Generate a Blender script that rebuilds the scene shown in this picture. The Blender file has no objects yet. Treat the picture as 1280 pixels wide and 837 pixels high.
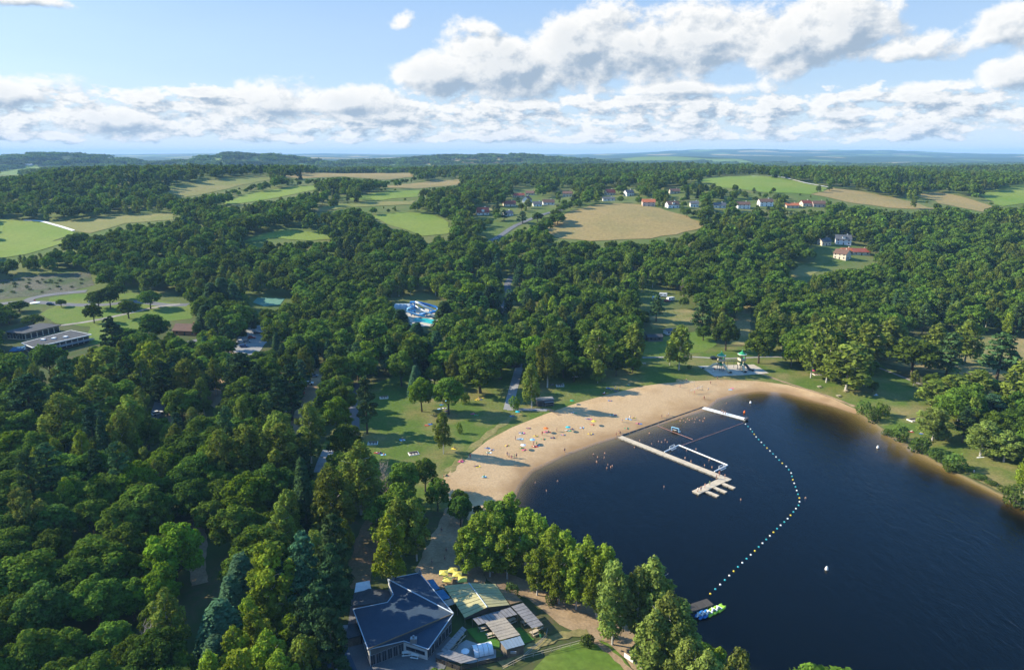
import bpy, math, random
import numpy as np
from mathutils import Vector
from mathutils.geometry import delaunay_2d_cdt

# ---------------------------------------------------------------- camera
sc = bpy.context.scene
R = math.radians
CAM_Z, PITCH, FPX = 110.0, 14.8, 853.3
cd = bpy.data.cameras.new('camera')
cam = bpy.data.objects.new('camera', cd)
sc.collection.objects.link(cam)
cam.location = (0, 0, CAM_Z)
cam.rotation_euler = (R(90 - PITCH), 0, 0)
cd.lens = 24.0; cd.sensor_width = 36.0; cd.sensor_fit = 'HORIZONTAL'
cd.clip_start = 1.0; cd.clip_end = 90000.0
sc.camera = cam

# ---------------------------------------------------------------- sun, exposure
SUN_EL, SUN_FWD = 29.0, 12.0        # elevation; degrees the sun stands ahead of due left
sdir = Vector((-math.cos(R(SUN_FWD)) * math.cos(R(SUN_EL)), math.sin(R(SUN_FWD)) * math.cos(R(SUN_EL)), math.sin(R(SUN_EL))))
sl = bpy.data.lights.new('sun', 'SUN'); sl.energy = 5.0; sl.angle = R(0.5); sl.color = (1.0, 0.90, 0.70)
so = bpy.data.objects.new('sun', sl); sc.collection.objects.link(so)
so.rotation_euler = (-sdir).to_track_quat('-Z', 'Y').to_euler()
so.location = (-400, 100, 400)
sc.view_settings.view_transform = 'Standard'; sc.view_settings.look = 'None'
sc.view_settings.exposure = 1.12; sc.view_settings.gamma = 1.0; sc.view_settings.use_curve_mapping = False
cy = sc.cycles
cy.max_bounces = 5; cy.diffuse_bounces = 2; cy.glossy_bounces = 2; cy.transmission_bounces = 3
cy.transparent_max_bounces = 10; cy.volume_bounces = 0
cy.caustics_reflective = False; cy.caustics_refractive = False
cy.use_denoising = True; cy.use_adaptive_sampling = True; cy.adaptive_threshold = 0.015
cy.sample_clamp_indirect = 6.0

# ---------------------------------------------------------------- world: sky with procedural clouds
world = bpy.data.worlds.new('World'); sc.world = world; world.use_nodes = True
world.cycles.sampling_method = 'MANUAL'; world.cycles.sample_map_resolution = 128
wt = world.node_tree; wn, wl = wt.nodes, wt.links
wn.clear()
def W(op, a, b=None, c=None, clamp=False):
    n = wn.new('ShaderNodeMath'); n.operation = op; n.use_clamp = clamp
    for i, v in enumerate((a, b, c)):
        if v is None: continue
        if isinstance(v, (int, float)): n.inputs[i].default_value = v
        else: wl.new(v, n.inputs[i])
    return n.outputs[0]
def WXYZ(x, y, z):
    n = wn.new('ShaderNodeCombineXYZ')
    for i, v in enumerate((x, y, z)):
        if isinstance(v, (int, float)): n.inputs[i].default_value = v
        else: wl.new(v, n.inputs[i])
    return n.outputs[0]
def Wnoise(vec, scale, detail=6.0, rough=0.55, dist=0.0):
    n = wn.new('ShaderNodeTexNoise'); n.noise_dimensions = '3D'
    n.inputs['Scale'].default_value = scale; n.inputs['Detail'].default_value = detail
    n.inputs['Roughness'].default_value = rough; n.inputs['Distortion'].default_value = dist
    wl.new(vec, n.inputs['Vector']); return n.outputs['Fac']
def Wstep(v, lo, hi):
    n = wn.new('ShaderNodeMapRange'); n.interpolation_type = 'SMOOTHSTEP'; n.clamp = True
    n.inputs['From Min'].default_value = lo; n.inputs['From Max'].default_value = hi
    wl.new(v, n.inputs['Value']); return n.outputs['Result']
def Wmix(f, a, b):
    n = wn.new('ShaderNodeMix'); n.data_type = 'RGBA'; n.clamp_factor = True
    if isinstance(f, (int, float)): n.inputs[0].default_value = f
    else: wl.new(f, n.inputs[0])
    for s, v in ((6, a), (7, b)):
        if isinstance(v, tuple): n.inputs[s].default_value = (*v, 1)
        else: wl.new(v, n.inputs[s])
    return n.outputs[2]
tc = wn.new('ShaderNodeTexCoord'); sp = wn.new('ShaderNodeSeparateXYZ'); wl.new(tc.outputs['Generated'], sp.inputs[0])
dx, dy, dz = sp.outputs
az = W('MULTIPLY', W('ARCTAN2', dx, dy), 57.29578)            # degrees, 0 = +Y, + to the right
el = W('MULTIPLY', W('ARCSINE', dz), 57.29578)
sky = wn.new('ShaderNodeTexSky'); sky.sky_type = 'NISHITA'; sky.sun_disc = False
sky.sun_elevation = R(SUN_EL); sky.sun_rotation = math.atan2(sdir.x, sdir.y)
sky.altitude = 300.0; sky.air_density = 1.0; sky.dust_density = 0.6; sky.ozone_density = 1.6

def pix_ae(px, py):
    x, y = (px - 640) / FPX, -(py - 418.5) / FPX
    p = R(PITCH)
    v = Vector((x, math.cos(p) + y * math.sin(p), -math.sin(p) + y * math.cos(p))).normalized()
    return math.degrees(math.atan2(v.x, v.y)), math.degrees(math.asin(v.z))

def cloud_field(a, e, det=7.0):
    """density of the cloud sheet in direction (azimuth a, elevation e), degrees"""
    nb = Wnoise(WXYZ(a, W('MULTIPLY', e, 1.35), 3.1), 0.17, det, 0.64)
    ns = W('MULTIPLY_ADD', nb, 2.0, -1.0)
    # the large cumulus bank, as a set of soft domes
    big = None
    for (px, py, rx, ry, am) in ((548, 96, 64, 34, 1), (630, 82, 84, 46, 1), (720, 66, 84, 52, 1), (800, 64, 88, 56, 1), (890, 54, 98, 60, 1),
                             (985, 58, 84, 48, 1), (1062, 42, 70, 58, 1), (1130, 64, 74, 24, 1), (500, 30, 40, 26, .2), (600, 36, 60, 20, .5), (1245, 40, 80, 36, .6),
                             (1275, 92, 50, 26, .8), (30, -2, 70, 18, .8), (0, 118, 90, 34, .8), (850, 112, 150, 16, .7), (1140, 112, 110, 16, .7), (140, 150, 90, 26, .8), (330, 132, 100, 28, .8), (440, 130, 80, 32, .9)):
        ca, ce = pix_ae(px, py); ra = rx / FPX * 57.3 * 0.95; re = ry / FPX * 57.3 * 0.88
        u = W('DIVIDE', W('SUBTRACT', a, ca), ra); v = W('DIVIDE', W('SUBTRACT', e, ce), re)
        # flat-ish underside: shrink the lower half
        vv = W('MAXIMUM', v, W('MULTIPLY', v, -1.25))
        d = W('SUBTRACT', am, W('SQRT', W('ADD', W('MULTIPLY', u, u), W('MULTIPLY', vv, vv))))
        big = d if big is None else W('SMOOTH_MAX', big, d, 0.25)
    big = W('MULTIPLY_ADD', ns, 1.15, W('MULTIPLY_ADD', big, 0.85, 0.12))
    # the belt of small cumulus low over the horizon, in thinning rows
    nbelt = Wnoise(WXYZ(W('MULTIPLY', a, 0.8), W('MULTIPLY', e, 1.7), 9.7), 0.55, det, 0.64)
    row = Wnoise(WXYZ(W('MULTIPLY', a, 0.10), W('MULTIPLY', e, 1.6), 1.3), 0.8, 2.0, 0.5)
    band = W('MULTIPLY', Wstep(e, 0.1, 1.2), W('SUBTRACT', 1.0, Wstep(e, 3.9, 6.2)))
    belt = W('ADD', W('MULTIPLY_ADD', nbelt, 2.9, -1.62), W('MULTIPLY_ADD', row, 0.9, -0.45))
    belt = W('SUBTRACT', W('ADD', belt, 0.56), W('MULTIPLY', W('SUBTRACT', 1.0, band), 1.6))
    # scattered cumulus elsewhere in the sky
    hi = Wstep(e, 11.0, 20.0)
    nh = Wnoise(WXYZ(W('MULTIPLY', a, 0.5), e, 5.5), 0.09, det, 0.58)
    high = W('SUBTRACT', W('MULTIPLY_ADD', nh, 2.4, -1.78), W('MULTIPLY', W('SUBTRACT', 1.0, hi), 2.0))
    return W('MAXIMUM', W('MAXIMUM', big, W('MULTIPLY', belt, 0.85)), high), big
d0, big0 = cloud_field(az, el)
d1, _ = cloud_field(W('ADD', az, -0.75), W('ADD', el, 0.55), 5.0)     # a step towards the sun
alpha = Wstep(d0, 0.0, 0.34)
lit = W('MULTIPLY_ADD', W('SUBTRACT', d0, d1), 1.9, 0.70, clamp=True)
thick = Wstep(d0, 0.18, 1.0)
lit = W('MAXIMUM', W('SUBTRACT', lit, W('MULTIPLY', thick, 0.30)), 0.02)
ccol = Wmix(lit, (2.0, 2.55, 3.2), (5.7, 5.6, 5.4))
# thin veil of high cirrus haze makes the blue pastel
veil = W('ADD', 0.46, W('MULTIPLY', Wnoise(WXYZ(W('MULTIPLY', az, 0.25), el, 2.2), 0.12, 4.0), 0.34))
veil = W('MULTIPLY', veil, W('SUBTRACT', 1.0, W('MULTIPLY', Wstep(el, 9.0, 32.0), 0.85)))
base = Wmix(veil, sky.outputs[0], (2.4, 3.4, 5.0))
base = Wmix(W('MULTIPLY', Wstep(el, 8.0, 22.0), 0.9), base, (0.85, 2.6, 6.0))
low = W('SUBTRACT', 1.0, Wstep(el, -0.5, 6.0))
base = Wmix(W('MULTIPLY', low, 0.80), base, (4.1, 4.8, 5.4))
fin = Wmix(W('MULTIPLY', alpha, 0.96), base, ccol)
bg = wn.new('ShaderNodeBackground'); wo = wn.new('ShaderNodeOutputWorld')
wl.new(fin, bg.inputs[0]); bg.inputs[1].default_value = 0.087; wl.new(bg.outputs[0], wo.inputs[0])

# ---------------------------------------------------------------- helpers
rng = np.random.default_rng(7); random.seed(7)
COL = sc.collection
def tag(o, label=None, cat=None, group=None, kind=None):
    if label: o['label'] = label
    if cat: o['category'] = cat
    if group: o['group'] = group
    if kind: o['kind'] = kind
    return o
def mesh_obj(name, me, parent=None, loc=None, rz=None):
    o = bpy.data.objects.new(name, me); COL.objects.link(o)
    if parent is not None: o.parent = parent
    if loc is not None: o.location = loc
    if rz is not None: o.rotation_euler = (0, 0, rz)
    return o
def empty(name, loc=(0, 0, 0), rz=0.0):
    o = bpy.data.objects.new(name, None); COL.objects.link(o); o.location = loc; o.rotation_euler = (0, 0, rz)
    o.empty_display_size = 1.0; return o

class MB:
    """collects simple solids into one mesh"""
    def __init__(s): s.v = []; s.f = []; s.m = []
    def add(s, vs, fs, mi=0):
        b = len(s.v); s.v += [tuple(v) for v in vs]; s.f += [tuple(i + b for i in f) for f in fs]; s.m += [mi] * len(fs); return s
    def box(s, x0, y0, z0, x1, y1, z1, mi=0):
        return s.add([(x0,y0,z0),(x1,y0,z0),(x1,y1,z0),(x0,y1,z0),(x0,y0,z1),(x1,y0,z1),(x1,y1,z1),(x0,y1,z1)],
                     [(3,2,1,0),(4,5,6,7),(0,1,5,4),(1,2,6,5),(2,3,7,6),(3,0,4,7)], mi)
    def prism(s, poly, z0, z1, mi=0):
        n = len(poly); a = sum(poly[i][0]*poly[(i+1)%n][1]-poly[(i+1)%n][0]*poly[i][1] for i in range(n))
        if a < 0: poly = poly[::-1]
        fz0 = z0 if callable(z0) else (lambda x, y: z0); fz1 = z1 if callable(z1) else (lambda x, y: z1)
        return s.add([(x,y,fz0(x,y)) for x,y in poly] + [(x,y,fz1(x,y)) for x,y in poly],
                     [tuple(range(n))[::-1], tuple(range(n, 2*n))] + [(i,(i+1)%n,(i+1)%n+n,i+n) for i in range(n)], mi)
    def bar(s, a, b, r, n=5, r2=None, mi=0):
        a, b = Vector(a), Vector(b); d = (b - a)
        if d.length < 1e-6: return s
        d.normalize(); u = d.orthogonal().normalized(); w = d.cross(u); r2 = r if r2 is None else r2
        vs = [a + (u*math.cos(2*math.pi*i/n) + w*math.sin(2*math.pi*i/n))*r for i in range(n)] + \
             [b + (u*math.cos(2*math.pi*i/n) + w*math.sin(2*math.pi*i/n))*r2 for i in range(n)]
        return s.add(vs, [tuple(range(n))[::-1], tuple(range(n, 2*n))] + [(i,(i+1)%n,(i+1)%n+n,i+n) for i in range(n)], mi)
    def tube(s, pts, rads, n=6, mi=0):
        pts = [Vector(p) for p in pts]; rings = []
        for i, p in enumerate(pts):
            d = (pts[min(i+1, len(pts)-1)] - pts[max(i-1, 0)]).normalized()
            u = (Vector((0.3, 1, 0.1)) - d * d.dot(Vector((0.3, 1, 0.1)))).normalized(); w = d.cross(u)
            r = rads[i] if hasattr(rads, '__len__') else rads
            rings.append([p + (u*math.cos(2*math.pi*k/n) + w*math.sin(2*math.pi*k/n))*r for k in range(n)])
        vs = [v for q in rings for v in q]; fs = []
        for i in range(len(pts)-1):
            for k in range(n): fs.append((i*n+k, i*n+(k+1)%n, (i+1)*n+(k+1)%n, (i+1)*n+k))
        fs += [tuple(range(n))[::-1], tuple(range(len(vs)-n, len(vs)))]
        return s.add(vs, fs, mi)
    def blob(s, c, rx, ry, rz, nu=8, nv=5, mi=0):
        vs = [(c[0], c[1], c[2]-rz)]
        for j in range(1, nv):
            t = math.pi*j/nv - math.pi/2
            for i in range(nu):
                a = 2*math.pi*i/nu; vs.append((c[0]+rx*math.cos(t)*math.cos(a), c[1]+ry*math.cos(t)*math.sin(a), c[2]+rz*math.sin(t)))
        vs.append((c[0], c[1], c[2]+rz)); n = len(vs); fs = []
        for i in range(nu):
            fs.append((0, 1+(i+1)%nu, 1+i)); fs.append((n-1, n-1-nu+i, n-1-nu+(i+1)%nu))
            for j in range(nv-2): a0 = 1+j*nu; fs.append((a0+i, a0+(i+1)%nu, a0+nu+(i+1)%nu, a0+nu+i))
        return s.add(vs, fs, mi)
    def mesh(s, name, mats, smooth=False):
        me = bpy.data.meshes.new(name); me.from_pydata(s.v, [], s.f)
        for m in (mats if isinstance(mats, (list, tuple)) else [mats]): me.materials.append(m)
        if any(s.m): me.polygons.foreach_set('material_index', s.m)
        if smooth: me.polygons.foreach_set('use_smooth', [True]*len(s.f))
        me.update(); return me
    def obj(s, name, mats, parent=None, loc=None, rz=None, smooth=False):
        return mesh_obj(name, s.mesh(name, mats, smooth), parent, loc, rz)

def np_mesh(name, co, faces, mats, tone=None, smooth=False):
    """co (N,3), faces (M,k) numpy arrays -> mesh"""
    me = bpy.data.meshes.new(name); n, (m, k) = len(co), faces.shape
    me.vertices.add(n); me.vertices.foreach_set('co', np.ascontiguousarray(co, dtype=np.float32).ravel())
    me.loops.add(m*k); me.loops.foreach_set('vertex_index', faces.astype(np.int32).ravel())
    me.polygons.add(m); me.polygons.foreach_set('loop_start', np.arange(0, m*k, k, dtype=np.int32))
    me.polygons.foreach_set('loop_total', np.full(m, k, dtype=np.int32))
    if smooth: me.polygons.foreach_set('use_smooth', np.ones(m, dtype=bool))
    for mt in (mats if isinstance(mats, (list, tuple)) else [mats]): me.materials.append(mt)
    if tone is not None:
        at = me.attributes.new('tone', 'FLOAT', 'POINT'); at.data.foreach_set('value', np.ascontiguousarray(tone, dtype=np.float32))
    me.update(calc_edges=True); return me

# ---------------------------------------------------------------- materials
MATS = {}
def material(name, col, rough=0.75, noise=None, col2=None, lo=0.35, hi=0.65, bump=0.0, metal=0.0, spec=0.3, fine=None, alpha=None, coords='Object'):
    """plain or two-tone noisy principled material"""
    m = bpy.data.materials.new(name); m.use_nodes = True; t = m.node_tree; b = t.nodes['Principled BSDF']
    b.inputs['Base Color'].default_value = (*col, 1); b.inputs['Roughness'].default_value = rough
    b.inputs['Metallic'].default_value = metal; b.inputs['Specular IOR Level'].default_value = spec
    if noise:
        c = t.nodes.new('ShaderNodeTexCoord'); n = t.nodes.new('ShaderNodeTexNoise')
        n.inputs['Scale'].default_value = noise; n.inputs['Detail'].default_value = 7; n.inputs['Roughness'].default_value = 0.62
        t.links.new(c.outputs[coords], n.inputs['Vector'])
        mr = t.nodes.new('ShaderNodeMapRange'); mr.clamp = True
        mr.inputs['From Min'].default_value = lo; mr.inputs['From Max'].default_value = hi
        t.links.new(n.outputs['Fac'], mr.inputs['Value'])
        mx = t.nodes.new('ShaderNodeMix'); mx.data_type = 'RGBA'; t.links.new(mr.outputs[0], mx.inputs[0])
        mx.inputs[6].default_value = (*col, 1); mx.inputs[7].default_value = (*(col2 or col), 1)
        outc = mx.outputs[2]
        if fine:      # (scale, strength): fine grain multiplied on top
            n2 = t.nodes.new('ShaderNodeTexNoise'); n2.inputs['Scale'].default_value = fine[0]; n2.inputs['Detail'].default_value = 4
            t.links.new(c.outputs[coords], n2.inputs['Vector'])
            r2 = t.nodes.new('ShaderNodeMapRange'); r2.inputs['From Min'].default_value = 0.3; r2.inputs['From Max'].default_value = 0.7
            r2.inputs['To Min'].default_value = 1 - fine[1]; r2.inputs['To Max'].default_value = 1 + fine[1]
            t.links.new(n2.outputs['Fac'], r2.inputs['Value'])
            ml = t.nodes.new('ShaderNodeVectorMath'); ml.operation = 'SCALE'
            t.links.new(outc, ml.inputs[0]); t.links.new(r2.outputs[0], ml.inputs['Scale']); outc = ml.outputs[0]
            if bump:
                bp = t.nodes.new('ShaderNodeBump'); bp.inputs['Strength'].default_value = bump; bp.inputs['Distance'].default_value = 0.3
                t.links.new(n2.outputs['Fac'], bp.inputs['Height']); t.links.new(bp.outputs[0], b.inputs['Normal'])
        t.links.new(outc, b.inputs['Base Color'])
    if alpha is not None: b.inputs['Alpha'].default_value = alpha
    MATS[name] = m; return m

# ---------------------------------------------------------------- pixel rays (used once, to lay the site out on its terrain)
_p = R(PITCH); _F = np.array((0, math.cos(_p), -math.sin(_p))); _U = np.array((0, math.sin(_p), math.cos(_p)))
def ray(px, py):
    return np.array(((px - 640) / FPX, 0, 0)) + _U * (-(py - 418.5) / FPX) + _F
def project(X, Y, Z):
    d = Y * _F[1] + (Z - CAM_Z) * _F[2]; u = Y * _U[1] + (Z - CAM_Z) * _U[2]
    d = np.where(d < 1, 1, d); return 640 + FPX * X / d, 418.5 - FPX * u / d, d
def at_z(px, py, z=0.0):
    r = ray(px, py); t = (z - CAM_Z) / r[2]; return r[0] * t, r[1] * t

# ---------------------------------------------------------------- terrain
SHORE_PX = [(632,652),(637,628),(645,604),(660,586),(700,566),(745,550),(775,541),(800,533),(845,520),(878,509),(893,497),(920,490),(950,487),(985,490),
            (1010,497),(1040,505),(1075,517),(1092,528),(1115,545),(1150,566),(1200,593),(1240,613),(1280,633),(1340,665)]
SHORE = [at_z(*p) for p in SHORE_PX] + [(330,120),(420,-60),(300,-160),(120,-120),(75,60),(78,110)]
SHORE += [at_z(*p) for p in ((935,846),(870,808),(812,783),(752,752),(700,728),(664,700),(640,672))]
SHA = np.array(SHORE)
def signed_dist(X, Y):
    """distance to the shoreline, negative inside the lake"""
    A = SHA; B = np.roll(SHA, -1, axis=0); best = np.full(X.shape, 1e9); ins = np.zeros(X.shape, bool)
    for a, b in zip(A, B):
        ex, ey = b - a; L = ex*ex + ey*ey + 1e-9
        t = np.clip(((X - a[0])*ex + (Y - a[1])*ey) / L, 0, 1)
        d = (X - a[0] - t*ex)**2 + (Y - a[1] - t*ey)**2; best = np.minimum(best, d)
        c = ((a[1] > Y) != (b[1] > Y))
        with np.errstate(divide='ignore', invalid='ignore'):
            c &= X < (b[0]-a[0]) * (Y - a[1]) / (b[1]-a[1] + 1e-12) + a[0]
        ins ^= c
    best = np.sqrt(best); return np.where(ins, -best, best)
_py = np.arange(-600, 18001, 20.0)
_pz = np.interp(_py, [-600, 0, 300, 420, 500, 560, 640, 740, 850, 1000, 1300, 1700, 2300, 3000, 3800, 5000, 8000, 14000, 20000, 24000],
                     [4, 2.2, 1.7, 3.0, 8.5, 17, 29, 41, 51, 59, 66, 68, 46, 38, 42, 46, 74, 108, 112, 60])
_k = np.exp(-0.5 * (np.arange(-5, 6) / 2.0)**2); _k /= _k.sum()
_pz = np.convolve(np.pad(_pz, 5, 'edge'), _k, 'valid')
BUMPS = [(370, 1010, 230, 190, 15), (-560, 1080, 260, 230, 15), (-300, 1400, 300, 200, 5), (-80, 3600, 750, 500, 66), (1300, 5200, 900, 500, 44), (-1900, 6500, 1200, 500, 30), (3600, 6800, 1500, 500, 30),
         (-2080, 3200, 460, 320, 68), (-1230, 3200, 280, 280, 66), (-700, 2300, 300, 200, 10), (3300, 11200, 1700, 1000, 84), (5700, 11600, 2000, 1000, 66), (2400, 9000, 1500, 900, 34),
         (6200, 9500, 2500, 900, 30), (-6000, 13000, 3500, 1200, 18), (150, 800, 160, 90, 4), (-420, 900, 120, 120, -7), (-900, 1900, 500, 250, -6)]
def h(X, Y):
    X = np.asarray(X, float); Y = np.asarray(Y, float)
    g = np.interp(Y, _py, _pz)
    for bx, by, rx, ry, a in BUMPS: g = g + a * np.exp(-((X-bx)/rx)**2 - ((Y-by)/ry)**2)
    f = np.clip((Y - 480) / 300, 0, 1); fs = np.clip((Y - 450) / 3000, 0, 1)
    g = g + f * (2.6*np.sin(X/71 + 1.3*np.sin(Y/130)) * np.sin(Y/93 + 0.7) + 3.5*np.sin(X/190 + Y/260) + fs*12*np.sin(X/610 + 1.0)*np.sin(Y/830 + X/1500))
    near = (Y < 560) & (np.abs(X) < 560)
    if near.any():
        sd = np.full(X.shape, 1e9); sd[near] = signed_dist(X[near], Y[near]) if X.ndim else signed_dist(X.reshape(1), Y.reshape(1))[0]
        g = np.where(sd > 0, np.minimum(g, 0.04 + sd*0.075), np.maximum(-4.5, sd*np.interp(Y, [175, 235], [0.30, 0.065])))
    return g
def hh(x, y): return float(h(np.array([x]), np.array([y]))[0])
_ts = np.concatenate([np.arange(60, 900, 3.0), np.geomspace(900, 22000, 500)])
def hit(px, py, lift=0.0):
    """where the ray through a pixel meets the ground"""
    r = ray(px, py); P = r[None, :] * _ts[:, None]; z = P[:, 2] + CAM_Z; g = h(P[:, 0], P[:, 1]) + lift
    g = np.maximum(g, 0)
    k = np.argmax(z < g) if (z < g).any() else len(_ts) - 1
    k = max(k, 1); a = z[k-1]-g[k-1]; b = z[k]-g[k]; t = _ts[k-1] + (_ts[k]-_ts[k-1]) * a / (a - b + 1e-9)
    return r[0]*t, r[1]*t
def gp(px, py, dz=0.0):
    x, y = hit(px, py); return Vector((x, y, max(hh(x, y), 0.0) + dz))
def place_top(px, py, H):
    """ground point of a thing H tall whose top shows at the pixel"""
    x, y = hit(px, py, H); return x, y
# ---------------------------------------------------------------- ground sheet
def ground_material():
    m = bpy.data.materials.new('ground'); m.use_nodes = True; t = m.node_tree; b = t.nodes['Principled BSDF']
    b.inputs['Roughness'].default_value = 0.95; b.inputs['Specular IOR Level'].default_value = 0.1
    c = t.nodes.new('ShaderNodeTexCoord')
    def noise(s, d=6, r=0.6):
        n = t.nodes.new('ShaderNodeTexNoise'); n.inputs['Scale'].default_value = s; n.inputs['Detail'].default_value = d; n.inputs['Roughness'].default_value = r
        t.links.new(c.outputs['Object'], n.inputs['Vector']); return n.outputs['Fac']
    def ramp(v, lo, hi):
        n = t.nodes.new('ShaderNodeMapRange'); n.inputs['From Min'].default_value = lo; n.inputs['From Max'].default_value = hi
        t.links.new(v, n.inputs['Value']); return n.outputs[0]
    def mix(f, a, bb):
        n = t.nodes.new('ShaderNodeMix'); n.data_type = 'RGBA'; t.links.new(f, n.inputs[0])
        for i, v in ((6, a), (7, bb)):
            if isinstance(v, tuple): n.inputs[i].default_value = (*v, 1)
            else: t.links.new(v, n.inputs[i])
        return n.outputs[2]
    near = mix(ramp(noise(0.055), 0.42, 0.6), (0.050, 0.068, 0.020), (0.105, 0.080, 0.045))
    near = mix(ramp(noise(0.6), 0.3, 0.75), near, (0.055, 0.085, 0.022))
    sx0 = t.nodes.new('ShaderNodeSeparateXYZ'); t.links.new(c.outputs['Object'], sx0.inputs[0])
    near = mix(ramp(sx0.outputs[1], 400, 520), near, mix(ramp(noise(0.02), 0.4, 0.62), (0.085, 0.125, 0.028), (0.130, 0.140, 0.045)))
    # beyond two kilometres: woods with a patchwork of meadow and stubble
    v = t.nodes.new('ShaderNodeTexVoronoi'); v.inputs['Scale'].default_value = 0.0026
    w = t.nodes.new('ShaderNodeVectorMath'); w.operation = 'ADD'
    nn = t.nodes.new('ShaderNodeTexNoise'); nn.inputs['Scale'].default_value = 0.004; t.links.new(c.outputs['Object'], nn.inputs['Vector'])
    sc_ = t.nodes.new('ShaderNodeVectorMath'); sc_.operation = 'SCALE'; sc_.inputs['Scale'].default_value = 160; t.links.new(nn.outputs['Color'], sc_.inputs[0])
    t.links.new(c.outputs['Object'], w.inputs[0]); t.links.new(sc_.outputs[0], w.inputs[1]); t.links.new(w.outputs[0], v.inputs['Vector'])
    s = t.nodes.new('ShaderNodeSeparateColor'); t.links.new(v.outputs['Color'], s.inputs[0])
    wood = mix(ramp(noise(0.03, 8), 0.35, 0.65), (0.020, 0.042, 0.014), (0.045, 0.075, 0.022))
    field = mix(ramp(s.outputs[1], 0.45, 0.55), (0.13, 0.19, 0.045), (0.30, 0.24, 0.10))
    far = mix(ramp(s.outputs[0], 0.80, 0.81), wood, field)
    sx = t.nodes.new('ShaderNodeSeparateXYZ'); t.links.new(c.outputs['Object'], sx.inputs[0])
    col = mix(ramp(sx.outputs[1], 1700, 1900), near, far)
    # lake bed: sand turning to brown silt with depth
    col = mix(ramp(sx.outputs[2], 0.12, -0.05), col, (0.30, 0.215, 0.105))
    col = mix(ramp(sx.outputs[2], -0.9, -3.2), col, (0.05, 0.036, 0.018))
    t.links.new(col, b.inputs['Base Color']); return m
GROUND = ground_material()
ys = np.concatenate([np.arange(-300, 110, 12.0), np.arange(110, 420, 1.6), np.arange(420, 760, 5.0), np.geomspace(760, 4600, 170), np.geomspace(4700, 17000, 60)])
xn = np.concatenate([np.arange(-520, -60, 10.0), np.arange(-60, 330, 1.8), np.arange(330, 521, 10.0)])
GX = xn[None, :] * np.maximum(1.0, ys[:, None] / 450); GY = np.repeat(ys[:, None], len(xn), 1)
GZ = h(GX.ravel(), GY.ravel())
nr, nc = GX.shape
ii = (np.arange(nr-1)[:, None]*nc + np.arange(nc-1)[None, :]).ravel()
gm = np_mesh('ground', np.stack([GX.ravel(), GY.ravel(), GZ], 1), np.stack([ii, ii+1, ii+1+nc, ii+nc], 1), GROUND, smooth=True)
tag(mesh_obj('ground', gm), 'wooded ground rising from the lake to the hills', kind='structure')

# ---------------------------------------------------------------- draped sheets
def densify(poly, step):
    out = []
    for i, a in enumerate(poly):
        b = poly[(i+1) % len(poly)]; n = max(1, int(math.hypot(b[0]-a[0], b[1]-a[1]) / step))
        out += [(a[0] + (b[0]-a[0])*k/n, a[1] + (b[1]-a[1])*k/n) for k in range(n)]
    return out
def smooth_poly(poly, it=2):
    for _ in range(it):
        q = []
        for i, a in enumerate(poly):
            b = poly[(i+1) % len(poly)]
            q += [(a[0]*.75+b[0]*.25, a[1]*.75+b[1]*.25), (a[0]*.25+b[0]*.75, a[1]*.25+b[1]*.75)]
        poly = q
    return poly
def inside(poly, X, Y):
    P = np.array(poly); ins = np.zeros(X.shape, bool)
    for a, b in zip(P, np.roll(P, -1, axis=0)):
        c = ((a[1] > Y) != (b[1] > Y)); c &= X < (b[0]-a[0]) * (Y - a[1]) / (b[1]-a[1] + 1e-12) + a[0]; ins ^= c
    return ins
def sheet(name, poly, mat, lift, step, label=None, ragged=0.0, cut=None, tagit=True):
    """a sheet of ground cover lying on the terrain inside a world polygon"""
    poly = densify(poly, step)
    if ragged:
        poly = [(x + ragged*math.sin(i*1.7 + x*.31) + ragged*.6*math.sin(i*.83 + y*.2), y + ragged*math.cos(i*1.3 + y*.37) + ragged*.6*math.sin(i*.61)) for i, (x, y) in enumerate(poly)]
    P = np.array(poly); lo, hi = P.min(0), P.max(0)
    gx, gy = np.meshgrid(np.arange(lo[0], hi[0], step) + step*.37, np.arange(lo[1], hi[1], step) + step*.41)
    gx = gx.ravel() + 0.0; gy = gy.ravel() + 0.0
    k = inside(poly, gx, gy); gx, gy = gx[k], gy[k]
    pts = [Vector(p) for p in poly] + [Vector((a, b)) for a, b in zip(gx, gy)]
    n = len(poly)
    v, e, f, *_ = delaunay_2d_cdt(pts, [(i, (i+1) % n) for i in range(n)], [], 1, 1e-4)
    co = np.array([(p.x, p.y) for p in v]); z = h(co[:, 0], co[:, 1]) + lift
    F = [q for q in f if len(q) == 3]
    me = np_mesh(name, np.column_stack([co, z]), np.array(F), mat, smooth=True)
    o = mesh_obj(name, me)
    return tag(o, label, kind='structure') if tagit else o
def pxpoly(pts): return [hit(*p) for p in pts]
def strip(name, pts_px, width, mat, lift, step=2.0, label=None, world=False, ragged=0.0):
    """a path or road: a ribbon along a line of pixels"""
    P = [Vector(p) for p in (pts_px if world else pxpoly(pts_px))]
    Q = [P[0]]
    for i in range(len(P)-1):          # catmull-rom
        p0, p1, p2, p3 = P[max(i-1, 0)], P[i], P[i+1], P[min(i+2, len(P)-1)]
        for k in range(1, 7):
            t = k/6; Q.append(0.5*((2*p1) + (p2-p0)*t + (2*p0-5*p1+4*p2-p3)*t*t + (3*p1-p0-3*p2+p3)*t**3))
    L, Rr = [], []
    for i, q in enumerate(Q):
        d = (Q[min(i+1, len(Q)-1)] - Q[max(i-1, 0)]).normalized(); nrm = Vector((-d.y, d.x))
        w = width * (0.5 + ragged*0.5*math.sin(i*2.1))
        L.append(tuple(q + nrm*w)); Rr.append(tuple(q - nrm*w))
    return sheet(name, L + Rr[::-1], mat, lift, step, label)

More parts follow.
